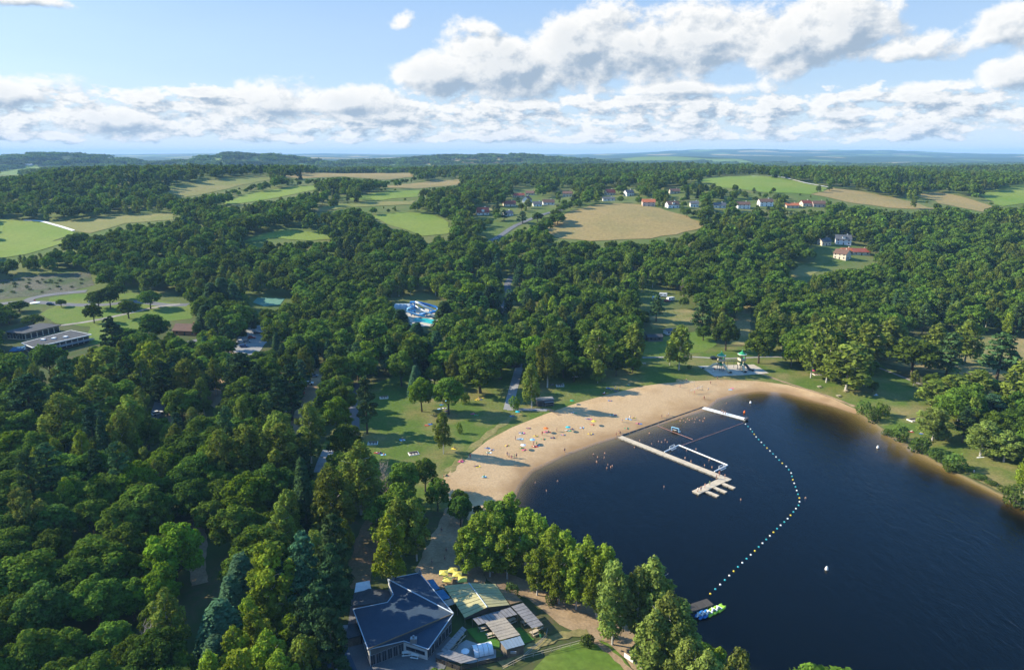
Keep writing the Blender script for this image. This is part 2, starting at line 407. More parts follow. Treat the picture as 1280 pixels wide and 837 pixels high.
GRASS = material('lawn grass', (0.075, 0.119, 0.019), 0.9, 0.045, (0.189, 0.158, 0.062), 0.44, 0.66, 0.3, fine=(1.2, 0.22), spec=0.1)
GRASS2 = material('lush grass', (0.088, 0.150, 0.020), 0.9, 0.03, (0.140, 0.165, 0.036), 0.4, 0.7, 0.3, fine=(0.8, 0.18), spec=0.1)
DRYGRASS = material('dry grass', (0.132, 0.141, 0.040), 0.9, 0.05, (0.251, 0.198, 0.088), 0.40, 0.62, 0.3, fine=(0.9, 0.25), spec=0.1)
STUBBLE = material('stubble', (0.264, 0.198, 0.081), 0.95, 0.012, (0.189, 0.167, 0.066), 0.45, 0.70, 0.2, fine=(0.35, 0.16), spec=0.1)
MEADOW = material('meadow', (0.125, 0.195, 0.028), 0.9, 0.010, (0.175, 0.215, 0.042), 0.35, 0.65, 0.2, fine=(0.3, 0.12), spec=0.1)
PASTURE = material('pasture', (0.145, 0.167, 0.044), 0.9, 0.012, (0.211, 0.189, 0.069), 0.38, 0.62, 0.2, fine=(0.3, 0.12), spec=0.1)
CLEARCUT = material('felled ground', (0.105, 0.100, 0.070), 0.95, 0.05, (0.060, 0.085, 0.035), 0.42, 0.58, 0.4, fine=(0.7, 0.35), spec=0.1)
SAND = material('sand', (0.440, 0.304, 0.167), 0.9, 0.045, (0.370, 0.242, 0.121), 0.48, 0.66, 0.35, fine=(1.3, 0.13), spec=0.15)
# the sand is darker and browner where the lake wets it
_t = SAND.node_tree; _b = _t.nodes['Principled BSDF']; _l = _b.inputs['Base Color'].links[0].from_socket
_c = _t.nodes.new('ShaderNodeTexCoord'); _s = _t.nodes.new('ShaderNodeSeparateXYZ'); _t.links.new(_c.outputs['Object'], _s.inputs[0])
_n = _t.nodes.new('ShaderNodeTexNoise'); _n.inputs['Scale'].default_value = 0.12; _n.inputs['Detail'].default_value = 5; _t.links.new(_c.outputs['Object'], _n.inputs['Vector'])
_a = _t.nodes.new('ShaderNodeMath'); _a.operation = 'MULTIPLY_ADD'; _a.inputs[1].default_value = 1.1; _t.links.new(_n.outputs['Fac'], _a.inputs[0]); _t.links.new(_s.outputs[2], _a.inputs[2])
_r = _t.nodes.new('ShaderNodeMapRange'); _r.inputs['From Min'].default_value = 1.15; _r.inputs['From Max'].default_value = 0.62; _t.links.new(_a.outputs[0], _r.inputs['Value'])
_m = _t.nodes.new('ShaderNodeMix'); _m.data_type = 'RGBA'; _t.links.new(_r.outputs[0], _m.inputs[0]); _t.links.new(_l, _m.inputs[6]); _m.inputs[7].default_value = (0.29, 0.182, 0.090, 1)
_t.links.new(_m.outputs[2], _b.inputs['Base Color'])
DIRT = material('trodden dirt', (0.317, 0.224, 0.132), 0.95, 0.16, (0.229, 0.163, 0.097), 0.40, 0.62, 0.3, fine=(1.5, 0.15), spec=0.1)
WOODFLOOR = material('wood floor litter', (0.20, 0.125, 0.070), 0.95, 0.15, (0.115, 0.090, 0.045), 0.40, 0.62, 0.3, fine=(1.5, 0.2), spec=0.1)
GRAVEL = material('pale gravel', (0.299, 0.277, 0.242), 0.95, 0.2, (0.229, 0.207, 0.172), 0.42, 0.62, 0.3, fine=(2.5, 0.15), spec=0.1)
ASPHALT = material('asphalt', (0.115, 0.118, 0.125), 0.9, 0.12, (0.150, 0.150, 0.152), 0.4, 0.65, 0.2, fine=(3.0, 0.12), spec=0.25)
PAVING = material('grey paving', (0.264, 0.264, 0.260), 0.9, 0.25, (0.216, 0.211, 0.204), 0.4, 0.65, 0.2, fine=(2.0, 0.10), spec=0.25)
WHITEROAD = material('white chalk', (0.78, 0.77, 0.73), 0.9, 0.05, (0.68, 0.66, 0.60), 0.4, 0.6, spec=0.2)
PADSAND = material('playground surface', (0.440, 0.392, 0.321), 0.95, 0.2, (0.378, 0.330, 0.264), 0.45, 0.65, 0.2, fine=(2.0, 0.08), spec=0.1)

# lawn, beach and near paths -------------------------------------------------
LAWN_PX = [(392,640),(400,560),(440,505),(470,478),(520,462),(600,458),(700,452),(800,440),(880,434),(990,432),(1085,446),(1180,500),(1300,548),(1330,652),(1280,629),(1240,609),(1200,589),(1150,562),(1113,541),(1089,523),(1000,491),(900,489),(760,530),(660,560),(600,600),(560,640)]
LAWN = [hit(*p) for p in LAWN_PX]
sheet('lawn', LAWN, GRASS, 0.05, 3.0, 'mown lawn between the wood and the sandy beach')
BEACH_PX = [(548,604),(556,596),(575,577),(610,550),(640,534),(680,518),(720,504),(760,493),(800,483),(850,477),(900,474.5),(945,476),(985,481),(1030,493),(1071,512)]
BEACH = [hit(*p) for p in BEACH_PX]
BEACH += [at_z(*p, -0.3) for p in ((1070,518),(1040,509),(1000,500),(950,492),(920,495),(897,502),(882,514),(800,539),(745,556),(702,572),(666,591),(651,609),(642,632),(638,660),(640,690))]
BEACH += [hit(*p) for p in ((610,668),(585,650),(560,625))]
sheet('beach', BEACH, SAND, 0.09, 2.0, 'sandy beach curving along the lake')
strip('path', [(1068,508),(1040,497),(1000,484),(970,474),(940,463)], 1.6, DIRT, 0.12, 1.5, 'worn dirt path over the lawn behind the beach', ragged=.3)
strip('path', [(560,590),(590,560),(625,532),(650,517)], 3.0, DRYGRASS, 0.11, 2.0, 'dry trodden strip of grass along the back of the beach', ragged=.4)
strip('path', [(635,512),(640,492),(646,470),(650,455)], 4.2, PAVING, 0.14, 2.0, 'grey paved path leading from the wood to the kiosk')
strip('path', [(634,511.5),(660,512),(684,512.5)], 3.0, PAVING, 0.16, 2.0, 'short grey paved path in front of the kiosk')
strip('path', [(684,511),(693,515),(700,519)], 2.0, DIRT, 0.15, 1.0, 'trodden ramp from the kiosk down to the sand')
strip('path', [(800,447),(860,446),(905,448),(960,446),(985,447)], 2.2, GRAVEL, 0.12, 3.0, 'gravel path passing behind the playground')
strip('path', [(1085,455),(1110,464),(1135,474),(1150,480)], 1.8, GRAVEL, 0.12, 2.5, 'pale path across the shady lawn under the big birch')
strip('path', [(492,461),(515,467),(540,474),(546,476)], 2.6, GRAVEL, 0.12, 2.0, 'pale path at the upper edge of the shady lawn')
strip('path', [(443,545),(443,520),(441,505),(446,490),(449,478)], 4.0, ASPHALT, 0.12, 2.0, 'dark asphalt path along the left of the lawn')
strip('path', [(400,590),(405,575),(411,562)], 4.5, PAVING, 0.12, 2.0, 'bit of grey track between the trees below the car park')
strip('path', [(236,650),(246,662),(250,680),(247,705),(250,730)], 4.0, DIRT, 0.12, 2.0, 'sandy forest track winding between tall oaks', ragged=.08)
PADP = pxpoly([(872,457.5),(942,455.5),(961,466.5),(893,470.5)])
sheet('playground_pad', PADP, PADSAND, 0.14, 2.0, 'pale playground surface behind the beach')
sheet('dirt_yard', smooth_poly(pxpoly([(595,705),(640,718),(690,742),(720,752),(770,772),(820,800),(860,860),(800,845),(770,812),(735,795),(705,785),(665,750),(620,735)])), DIRT, 0.10, 2.0, 'pale trodden ground under the lakeside birches', ragged=.4)
sheet('dirt_yard', smooth_poly(pxpoly([(515,720),(530,690),(548,655),(560,630),(575,625),(580,650),(572,685),(590,700),(610,716),(600,745),(540,735)]), 1), DIRT, 0.13, 2.0, 'dusty walkway between the lodge and the beach', ragged=.3)
sheet('dirt_yard', smooth_poly(pxpoly([(430,735),(440,690),(452,655),(470,640),(490,645),(482,680),(470,705),(462,735)]), 1), WOODFLOOR, 0.13, 2.0, 'brown bare ground behind the lodge', ragged=.3)
sheet('asphalt_yard', pxpoly([(425,850),(440,745),(450,735),(570,800),(556,835),(540,850)]), ASPHALT, 0.10, 2.0, 'asphalt yard in front of the lodge')
sheet('sports_field', smooth_poly(pxpoly([(655,850),(690,812),(742,797),(766,806),(800,850)]), 1), GRASS2, 0.14, 2.0, 'bright mown field below the lodge garden')
strip('path', [(625,830),(660,812),(700,795),(735,790)], 2.5, DRYGRASS, 0.15, 1.5, 'dry verge along the field fence', ragged=.3)
strip('path', [(742,800),(768,820),(795,848)], 1.6, DIRT, 0.16, 1.5, 'sandy path beside the bright field', ragged=.3)

# car parks and roads left of centre ---------------------------------------------
sheet('car_park', pxpoly([(355,545),(372,510),(384,480),(392,455),(408,455),(402,475),(394,500),(380,535),(366,560)]), DIRT, 0.12, 3.0, 'dusty car park lane between dark pines', ragged=.5)
sheet('car_park', pxpoly([(258,505),(262,480),(268,470),(280,474),(279,500),(270,510)]), DIRT, 0.12, 3.0, 'dusty parking bay beside the forest road', ragged=.5)
sheet('car_park', pxpoly([(290,440),(296,424),(310,410),(330,405),(335,425),(320,445)]), PAVING, 0.12, 4.0, 'pale car park in front of the green court', ragged=.3)
sheet('car_park', pxpoly([(185,522),(195,500),(205,487),(212,490),(206,510),(196,528)]), ASPHALT, 0.12, 3.0, 'strip of grey forest road with parked car', ragged=.2)
strip('road', [(200,545),(215,520),(235,495),(262,468),(285,445),(300,432)], 4.5, DIRT, 0.10, 3.0, 'forest road linking the car parks')
strip('road', [(190,440),(220,432),(250,424),(275,414),(300,400)], 5.0, ASPHALT, 0.12, 4.0, 'asphalt road past the brick house')
strip('road', [(-20,382),(20,378),(50,378),(90,381),(130,381),(170,377),(205,381),(235,381)], 7.0, ASPHALT, 0.14, 5.0, 'asphalt road skirting the meadow by the roundabout')
strip('road', [(30,379),(40,373),(60,369),(85,366),(108,364)], 7.0, ASPHALT, 0.16, 5.0, 'asphalt road leaving the roundabout along the felled ground')
strip('path', [(75,407),(110,402),(150,394),(190,385),(225,380)], 4.0, GRAVEL, 0.15, 4.0, 'pale track crossing the meadow by the flat-roofed centre')
strip('road', [(620,395),(632,380),(636,368),(634,356),(640,345)], 5.0, ASPHALT, 0.12, 5.0, 'camp road climbing between the trees')
strip('road', [(590,310),(620,298),(645,282),(680,268),(705,262)], 6.0, ASPHALT, 0.30, 6.0, 'village road beside the stubble field')
sheet('tennis_court', pxpoly([(316,378),(322,372),(356,373),(350,381),(330,383)]), material('green court', (0.08, 0.20, 0.14), 0.85, 0.3, (0.11, 0.22, 0.16), spec=.2), 0.16, 4.0, 'green hard court among the trees')

# fields -------------------------------------------------------------------------
FIELDS = [
 ('stubble_field', STUBBLE, [(683,287),(700,273),(714,264),(755,254),(800,256),(845,266),(880,279),(872,288),(812,299),(740,301),(700,298)], 'large golden stubble field in front of the village houses'),
 ('green_field', MEADOW, [(462,270),(500,266),(540,268),(562,278),(563,293),(532,295),(495,285)], 'bright green oval field in the middle of the hill woods'),
 ('green_field', MEADOW, [(-20,275),(45,276),(78,283),(92,292),(60,303),(-20,309)], 'green field on the left with a white track along its top'),
 ('green_field', MEADOW, [(-20,310),(50,304),(82,300),(62,311),(0,323),(-20,325)], 'narrow green field below a hedge'),
 ('pasture', PASTURE, [(60,279),(130,272),(220,266),(216,275),(160,279),(118,291),(95,290)], 'yellowish pasture behind a lone dark tree'),
 ('pasture', PASTURE, [(206,238),(238,229),(290,222),(332,220),(341,224),(280,238),(228,247)], 'pasture sloping down the left hill, tan along its crest'),
 ('green_field', MEADOW, [(266,254),(312,243),(366,234),(395,232),(393,238),(345,247),(292,256)], 'long green field below the pasture hill'),
 ('pasture', PASTURE, [(388,262),(420,255),(520,251),(515,256),(440,259),(400,265)], 'thin yellow strip of pasture between hedgerows'),
 ('green_field', MEADOW, [(430,250),(470,241),(527,238),(522,246),(478,250)], 'small green field above the oval one'),
 ('stubble_field', STUBBLE, [(345,221),(400,216),(450,214),(512,214),(516,221),(480,225),(430,221),(380,223)], 'golden stubble field on the skyline crest'),
 ('stubble_field', STUBBLE, [(470,234),(540,226),(577,224),(572,231),(520,236)], 'narrow tan field behind the green ones'),
 ('green_field', MEADOW, [(298,304),(322,294),(350,287),(392,290),(414,298),(385,300),(345,298)], 'crescent green field in the left woods'),
 ('green_field', MEADOW, [(862,225),(905,221),(945,219.5),(1000,228),(1036,236),(1015,243),(960,241),(900,234)], 'green hilltop field edged by a white track'),
 ('stubble_field', STUBBLE, [(1015,243),(1042,235),(1080,240),(1130,250),(1172,262),(1110,260),(1055,252)], 'tan field sloping right from the hilltop field'),
 ('stubble_field', STUBBLE, [(1142,243),(1172,241),(1205,246),(1240,259),(1228,265),(1175,254)], 'small tan field beyond the sloping one'),
 ('green_field', MEADOW, [(1225,244),(1300,228),(1300,252),(1250,258)], 'green field at the wood edge on the right'),
 ('pasture', PASTURE, [(588,264),(612,256),(622,258),(608,268),(592,270)], 'small dry paddock beside the red roofed house'),
 ('felled_ground', CLEARCUT, [(-20,377),(-20,352),(40,345),(85,341),(112,340),(118,356),(90,364),(40,370)], 'felled ground with stumps and scrub'),
 ('meadow', GRASS2, [(50,392),(85,374),(120,371),(165,366),(205,377),(243,382),(240,398),(208,402),(170,415),(140,430),(110,430),(112,408),(70,404)], 'mown meadow around the flat-roofed centre'),
 ('meadow', GRASS2, [(60,373),(90,368),(125,366),(128,374),(90,378),(62,378)], 'small lawn inside the road bend by the roundabout'),
 ('dry_meadow', DRYGRASS, [(826,388),(868,386),(877,394),(878,404),(836,407),(815,412),(812,398)], 'dry grass clearing beside the camp cabins'),
 ('meadow', GRASS2, [(790,432),(835,420),(888,412),(895,430),(880,440),(800,444)], 'green clearing behind the playground'),
 ('dry_meadow', DRYGRASS, [(912,430),(916,405),(924,382),(938,382),(938,405),(936,432)], 'dry ride cut through the wood'),
 ('dry_meadow', DRYGRASS, [(1078,430),(1125,424),(1190,420),(1300,424),(1300,475),(1210,470),(1150,462),(1095,452)], 'dry grass clearing behind the right hand trees'),
 ('pasture', PASTURE, [(984,336),(1005,331),(1028,337),(1012,346),(990,346)], 'small dry garden below the valley villa'),
 ('green_field', MEADOW, [(-20,215),(15,208),(45,205),(52,211),(30,218),(-20,222)], 'far green field at the foot of the left hills'),
]
KEEP = []       # openings whose ground stays in view
for name, mat, poly, label in FIELDS:
    far = min(p[1] for p in poly) < 330
    w = pxpoly(poly); sheet(name, w, mat, 0.35 if far else 0.12, 14.0 if far else 4.0, label, ragged=2.2 if far else .5)
    KEEP.append(poly)
strip('track', [(30,276),(50,277),(66,281),(80,285),(92,289)], 3.5, WHITEROAD, 0.7, 5.0, 'white track along the top of the left green field')
strip('track', [(940,220.5),(970,221),(1000,227.5),(1036,234.5)], 3.5, WHITEROAD, 0.7, 6.0, 'white track along the crest of the hilltop field')

# ---------------------------------------------------------------- lake water
def water_material():
    m = bpy.data.materials.new('lake water'); m.use_nodes = True; t = m.node_tree; t.nodes.clear()
    o = t.nodes.new('ShaderNodeOutputMaterial'); c = t.nodes.new('ShaderNodeTexCoord')
    def noise(s, d, stretch):
        mp = t.nodes.new('ShaderNodeMapping'); mp.inputs['Scale'].default_value = stretch; mp.inputs['Rotation'].default_value = (0, 0, R(25))
        t.links.new(c.outputs['Object'], mp.inputs[0]); n = t.nodes.new('ShaderNodeTexNoise'); n.inputs['Scale'].default_value = s; n.inputs['Detail'].default_value = d
        n.inputs['Distortion'].default_value = 0.6
        t.links.new(mp.outputs[0], n.inputs['Vector']); return n.outputs['Fac']
    def math_(op, a, b):
        n = t.nodes.new('ShaderNodeMath'); n.operation = op
        for i, v in enumerate((a, b)):
            if isinstance(v, (int, float)): n.inputs[i].default_value = v
            else: t.links.new(v, n.inputs[i])
        return n.outputs[0]
    rip = math_('ADD', math_('MULTIPLY', noise(0.42, 3, (1, .45, 1)), 1.0), math_('MULTIPLY', noise(1.6, 3, (1, .6, 1)), 0.4))
    calm = t.nodes.new('ShaderNodeMapRange'); calm.inputs['From Min'].default_value = 0.35; calm.inputs['From Max'].default_value = 0.65
    calm.inputs['To Min'].default_value = 0.3; calm.inputs['To Max'].default_value = 0.95; t.links.new(noise(0.02, 3, (1, .5, 1)), calm.inputs['Value'])
    bp = t.nodes.new('ShaderNodeBump'); bp.inputs['Distance'].default_value = 0.24; t.links.new(rip, bp.inputs['Height']); t.links.new(calm.outputs[0], bp.inputs['Strength'])
    # Schlick reflectance of water, the same from above and below since the surface does not bend the light
    ge = t.nodes.new('ShaderNodeNewGeometry'); dt = t.nodes.new('ShaderNodeVectorMath'); dt.operation = 'DOT_PRODUCT'
    t.links.new(ge.outputs['Incoming'], dt.inputs[0]); t.links.new(bp.outputs[0], dt.inputs[1])
    om = math_('SUBTRACT', 1.0, math_('ABSOLUTE', dt.outputs['Value'], 0)); fr = math_('ADD', math_('MULTIPLY', math_('POWER', om, 5.0), 0.98), 0.02)
    gl = t.nodes.new('ShaderNodeBsdfGlossy'); gl.inputs['Roughness'].default_value = 0.10; t.links.new(bp.outputs[0], gl.inputs['Normal'])
    tr = t.nodes.new('ShaderNodeBsdfTransparent'); mx = t.nodes.new('ShaderNodeMixShader')
    t.links.new(fr, mx.inputs[0]); t.links.new(tr.outputs[0], mx.inputs[1]); t.links.new(gl.outputs[0], mx.inputs[2]); t.links.new(mx.outputs[0], o.inputs['Surface'])
    va = t.nodes.new('ShaderNodeVolumeAbsorption'); va.inputs['Color'].default_value = (0.47, 0.42, 0.05, 1); va.inputs['Density'].default_value = 1.25
    t.links.new(va.outputs[0], o.inputs['Volume']); return m
def grow(poly, d):
    P = [Vector(p) for p in poly]; n = len(P); a = sum(P[i].x*P[(i+1)%n].y - P[(i+1)%n].x*P[i].y for i in range(n)); s = 1 if a > 0 else -1
    out = []
    for i in range(n):
        e = (P[(i+1)%n] - P[i-1]).normalized(); out.append(tuple(P[i] + Vector((e.y, -e.x))*d*s))
    return out
LAKE = grow(SHORE, 1.5)
wv = delaunay_2d_cdt([Vector(p) for p in LAKE], [(i, (i+1) % len(LAKE)) for i in range(len(LAKE))], [], 1, 1e-4)
nv = len(wv[0]); bnd = []
wm = MB(); tv = [(p.x, p.y) for p in wv[0]]
edge_n = {}
for f in wv[2]:
    for i in range(3): edge_n[(f[i], f[(i+1)%3])] = 1
side = [(b, a, a+nv, b+nv) for (a, b) in edge_n if (b, a) not in edge_n]
wm.add([(x, y, 0.0) for x, y in tv] + [(x, y, -6.0) for x, y in tv], [tuple(f) for f in wv[2]] + [tuple(i+nv for i in f)[::-1] for f in wv[2]] + side)
lake = wm.obj('lake_water', water_material()); tag(lake, 'dark lake water', kind='structure')
# ---------------------------------------------------------------- foliage
def leaf_material(name, col, trans=0.34, vary=0.32):
    m = bpy.data.materials.new(name); m.use_nodes = True; t = m.node_tree; t.nodes.clear()
    o = t.nodes.new('ShaderNodeOutputMaterial'); oi = t.nodes.new('ShaderNodeObjectInfo'); at = t.nodes.new('ShaderNodeAttribute'); at.attribute_name = 'tone'
    hs = t.nodes.new('ShaderNodeHueSaturation'); hs.inputs['Color'].default_value = (*col, 1)
    def rng_(src, lo, hi):
        n = t.nodes.new('ShaderNodeMapRange'); n.inputs['To Min'].default_value = lo; n.inputs['To Max'].default_value = hi; t.links.new(src, n.inputs['Value']); return n.outputs[0]
    t.links.new(rng_(oi.outputs['Random'], 0.492, 0.518), hs.inputs['Hue'])
    mul = t.nodes.new('ShaderNodeMath'); mul.operation = 'MULTIPLY'
    t.links.new(rng_(oi.outputs['Random'], 1 - vary, 1 + vary), mul.inputs[0]); t.links.new(rng_(at.outputs['Fac'], 0.55, 1.5), mul.inputs[1])
    t.links.new(mul.outputs[0], hs.inputs['Value'])
    mx = t.nodes.new('ShaderNodeMix'); mx.data_type = 'RGBA'; mx.blend_type = 'MULTIPLY'; mx.inputs[0].default_value = 1.0
    t.links.new(hs.outputs[0], mx.inputs[6]); t.links.new(oi.outputs['Color'], mx.inputs[7])
    d = t.nodes.new('ShaderNodeBsdfDiffuse'); tr = t.nodes.new('ShaderNodeBsdfTranslucent'); ms = t.nodes.new('ShaderNodeMixShader'); ms.inputs[0].default_value = trans
    t.links.new(mx.outputs[2], d.inputs[0]); t.links.new(mx.outputs[2], tr.inputs[0]); t.links.new(d.outputs[0], ms.inputs[1]); t.links.new(tr.outputs[0], ms.inputs[2])
    t.links.new(ms.outputs[0], o.inputs[0]); return m
LEAF = {'oak': leaf_material('oak leaves', (0.098, 0.152, 0.020)), 'birch': leaf_material('birch leaves', (0.146, 0.184, 0.029), 0.34),
        'pine': leaf_material('pine needles', (0.060, 0.102, 0.033), 0.12), 'spruce': leaf_material('spruce needles', (0.045, 0.085, 0.031), 0.10),
        'shrub': leaf_material('shrub leaves', (0.078, 0.120, 0.024)), 'cypress': leaf_material('cypress foliage', (0.040, 0.085, 0.022), 0.15)}
BARK = material('brown bark', (0.105, 0.080, 0.058), 0.95, 2.0, (0.060, 0.048, 0.036), spec=0.1)
BIRCHBARK = material('white birch bark', (0.46, 0.44, 0.40), 0.85, 2.5, (0.22, 0.20, 0.18), 0.5, 0.7, spec=0.15)
GREYWOOD = material('dead grey wood', (0.33, 0.29, 0.25), 0.95, 1.0, (0.24, 0.20, 0.17), spec=0.1)

def leaf_quads(P, N, size, r, stretch=1.0):
    """one ragged quad per leaf spray, centred on P and roughly facing N"""
    n = len(P); N = N / np.linalg.norm(N, axis=1, keepdims=True)
    A = r.normal(size=(n, 3)); T = A - N * (A * N).sum(1, keepdims=True); T /= np.linalg.norm(T, axis=1, keepdims=True) + 1e-9
    B = np.cross(N, T); s = size * r.uniform(0.55, 1.35, (n, 1)); q = s * r.uniform(0.5, 0.95, (n, 1)) * stretch
    co = np.empty((n, 4, 3))
    for k, (a, b) in enumerate(((-.5, -.18), (.12, -.5), (.5, .2), (-.1, .5))):
        co[:, k] = P + T * s * (a + r.uniform(-.12, .12, (n, 1))) + B * q * (b + r.uniform(-.12, .12, (n, 1))) + N * s * r.uniform(-.12, .12, (n, 1))
    return co.reshape(-1, 3)
def blob_crown(blobs, n, size, r, under=0.35, shell=(0.66, 1.10), droop=0.0):
    """leaf sprays over a set of overlapping clumps (x, y, z, rx, rz, tone)"""
    B = np.array(blobs); w = B[:, 3]**2; w /= w.sum(); k = r.choice(len(B), n, p=w); b = B[k]
    u = r.normal(size=(n, 3)); u /= np.linalg.norm(u, axis=1, keepdims=True)
    flip = (u[:, 2] < 0) & (r.random(n) > under); u[flip, 2] *= -1
    rad = r.uniform(*shell, n)[:, None]
    P = b[:, :3] + u * np.column_stack([b[:, 3], b[:, 3], b[:, 4]]) * rad
    if droop: P[:, 2] -= droop * r.random(n)**2 * np.hypot(u[:, 0], u[:, 1])
    keep = np.ones(n, bool)
    for i, q in enumerate(B):
        d = ((P - q[:3]) / np.array([q[3], q[3], q[4]])); keep &= (k == i) | ((d*d).sum(1) > 0.62)
    P, u, k = P[keep], u[keep], k[keep]
    N = u + r.normal(size=u.shape) * 0.58 + np.array([0, 0, 0.25])
    tone = np.clip(B[k, 5] + r.normal(0, 0.16, len(k)), 0, 1)
    return leaf_quads(P, N, size, r), np.repeat(tone, 4)
def crown_mesh(name, co, tone, mat):
    return np_mesh(name, co, np.arange(len(co)).reshape(-1, 4), mat, tone)

def oak(seed, n, size):
    r = np.random.default_rng(seed); H, Rr = 17.0, 6.5; blobs = []
    top = r.uniform(0.36, 0.44)
    for i in range(30):
        a = i * 2.39996 + r.uniform(-.4, .4); t = (i + .5) / 30; zz = 1 - 1.62*t; rr = math.sqrt(max(0, 1 - zz*zz)) if zz > 0 else (1 - 0.25*zz*zz)
        q = r.uniform(0.58, 0.86); br = r.uniform(1.25, 2.35)
        blobs.append((Rr*q*rr*math.cos(a), Rr*q*rr*math.sin(a), 0.57*H + top*H*q*zz*0.98, br, br*r.uniform(.72, .95), r.uniform(.2, .8)))
    blobs.append((0, 0, 0.55*H, 3.6, 4.0, .5))
    co, tone = blob_crown(blobs, n, size, r)
    tr = MB(); tr.tube([(0,0,-.4),(.1,.1,2.2),(-.1,.2,5),(.1,.1,9),(0,0,12)], [.5,.38,.32,.2,.08], 6)
    for a in range(7):
        an = a*0.9 + r.uniform(0,.5); z0 = 3.8 + a*.8; e = Rr*r.uniform(.5,.75); tr.tube([(0,.1,z0),(e*.5*math.cos(an), e*.5*math.sin(an), z0+1.8),(e*math.cos(an), e*math.sin(an), z0+3.4)], [.2,.13,.05], 4)
    return co, tone, tr
def birch(seed, n, size):
    r = np.random.default_rng(seed); H, Rr = 20.0, 4.3; blobs = []
    lean = r.uniform(-.6, .6, 2)
    for i in range(34):
        t = (i + .5) / 34; z = H*(0.24 + 0.73*t); env = Rr * (math.sin(math.pi*min(1, (t*0.84 + .16)))**.65) * r.uniform(.45, .95); a = i*2.39996 + r.uniform(-.5,.5)
        br = r.uniform(.8, 1.55) * (1.05 - .25*t); blobs.append((env*math.cos(a) + lean[0]*t, env*math.sin(a) + lean[1]*t, z, br, br*r.uniform(1.0, 1.5), r.uniform(.15, .9)))
    for t in (.4, .55, .7, .85): blobs.append((lean[0]*t, lean[1]*t, H*t, 1.5*(1.2-t*.6), 2.0, .5))
    co, tone = blob_crown(blobs, n, size, r, 0.6, (0.62, 1.12), 1.3)
    tr = MB(); tr.tube([(0,0,-.4),(.05,0,4),(lean[0]*.4,lean[1]*.4,10),(lean[0]*.8,lean[1]*.8,16),(lean[0],lean[1],19)], [.27,.22,.17,.09,.03], 6)
    for a in range(9):
        an = a*2.4; z0 = 5 + a*1.2; e = Rr*r.uniform(.4,.75); tr.tube([(lean[0]*z0/20,lean[1]*z0/20,z0),(e*.5*math.cos(an), e*.5*math.sin(an), z0+1.6),(e*math.cos(an), e*math.sin(an), z0+2.4)], [.09,.06,.025], 4)
    return co, tone, tr
def pine(seed, n, size):
    r = np.random.default_rng(seed); H, Rr = 21.0, 4.6; blobs = []
    for i in range(36):
        t = (i + .5) / 36; z = H*(0.26 + 0.71*t); env = Rr*(1.0 - t)**.55 * r.uniform(.5, 1.0) * (0.75 if t < .12 else 1); a = i*2.39996 + r.uniform(-.6,.6)
        br = r.uniform(1.0, 1.75)*(1.1 - .45*t); blobs.append((env*math.cos(a), env*math.sin(a), z + .25*env*r.uniform(-.5,1), br, br*r.uniform(.42, .62), r.uniform(.15, .85)))
    for t in (.45, .6, .75, .88): blobs.append((0, 0, H*t, 1.7*(1.15-t), 1.5, .5))
    co, tone = blob_crown(blobs, n, size, r, 0.25, (0.6, 1.1))
    tr = MB(); tr.tube([(0,0,-.4),(0,.05,6),(.1,0,13),(0,0,20)], [.4,.32,.2,.05], 6)
    for a in range(12):
        an = a*2.4; z0 = 4.5 + a*1.1; e = Rr*.8*(1-(z0-4)/18); tr.bar((0,0,z0), (e*math.cos(an), e*math.sin(an), z0+.7), .08, 4, .02)
    return co, tone, tr
def spruce(seed, n, size):
    r = np.random.default_rng(seed); H, Rr = 20.0, 3.6
    lv = r.random(n)**1.15; tier = np.floor(lv*15)/15 + r.normal(0, .012, n); a = r.random(n)*2*np.pi; nb = 9
    an = np.round(a/(2*np.pi)*nb + tier*4.1)/nb*2*np.pi - tier*4.1*2*np.pi/nb + r.normal(0, .16, n)
    q = np.sqrt(r.random(n)); env = Rr*1.12*(1 - np.clip(tier, 0, 1))**.66*(0.88 + .2*np.sin(an*2 + seed)) + .25
    rad = env*(0.25 + .75*q); z = H*(0.08 + .9*tier) - rad*0.28 + r.normal(0, .12, n)
    P = np.column_stack([rad*np.cos(an), rad*np.sin(an), z]); N = np.column_stack([np.cos(an)*.55, np.sin(an)*.55, np.full(n, .9)]) + r.normal(size=(n,3))*.3
    tone = np.clip(.55 + r.normal(0, .2, n), 0, 1)
    tr = MB(); tr.tube([(0,0,-.4),(0,0,8),(0,0,19.5)], [.36,.24,.03], 6)
    return leaf_quads(P, N, size, r, 1.1), np.repeat(tone, 4), tr
def cypress(seed, n, size):
    r = np.random.default_rng(seed); H = 16.0; blobs = []
    for i in range(26):
        t = (i + .5)/26; env = 1.9*math.sin(math.pi*min(1, .12 + .86*t))**.6*r.uniform(.45,.85); a = i*2.4
        br = r.uniform(.7,1.1)*(1.1-.4*t); blobs.append((env*math.cos(a), env*math.sin(a), H*(.08 + .86*t), br, br*1.9, r.uniform(.2,.8)))
    co, tone = blob_crown(blobs, n, size, r, .5)
    tr = MB(); tr.tube([(0,0,-.4),(0,0,6),(0,0,14)], [.3,.2,.03], 6)
    return co, tone, tr
def shrub(seed, n, size):
    r = np.random.default_rng(seed); blobs = []
    for i in range(12):
        a = i*2.4; q = r.uniform(.3,.75); br = r.uniform(.7,1.15); blobs.append((1.9*q*math.cos(a), 1.9*q*math.sin(a), r.uniform(.7,2.4)*(1.15-.5*q), br, br*.9, r.uniform(.2,.8)))
    co, tone = blob_crown(blobs, n, size, r, .5)
    tr = MB(); [tr.tube([(0,0,-.3),(.5*math.cos(k*2.1),.5*math.sin(k*2.1),1.6)], [.09,.04], 4) for k in range(3)]
    return co, tone, tr
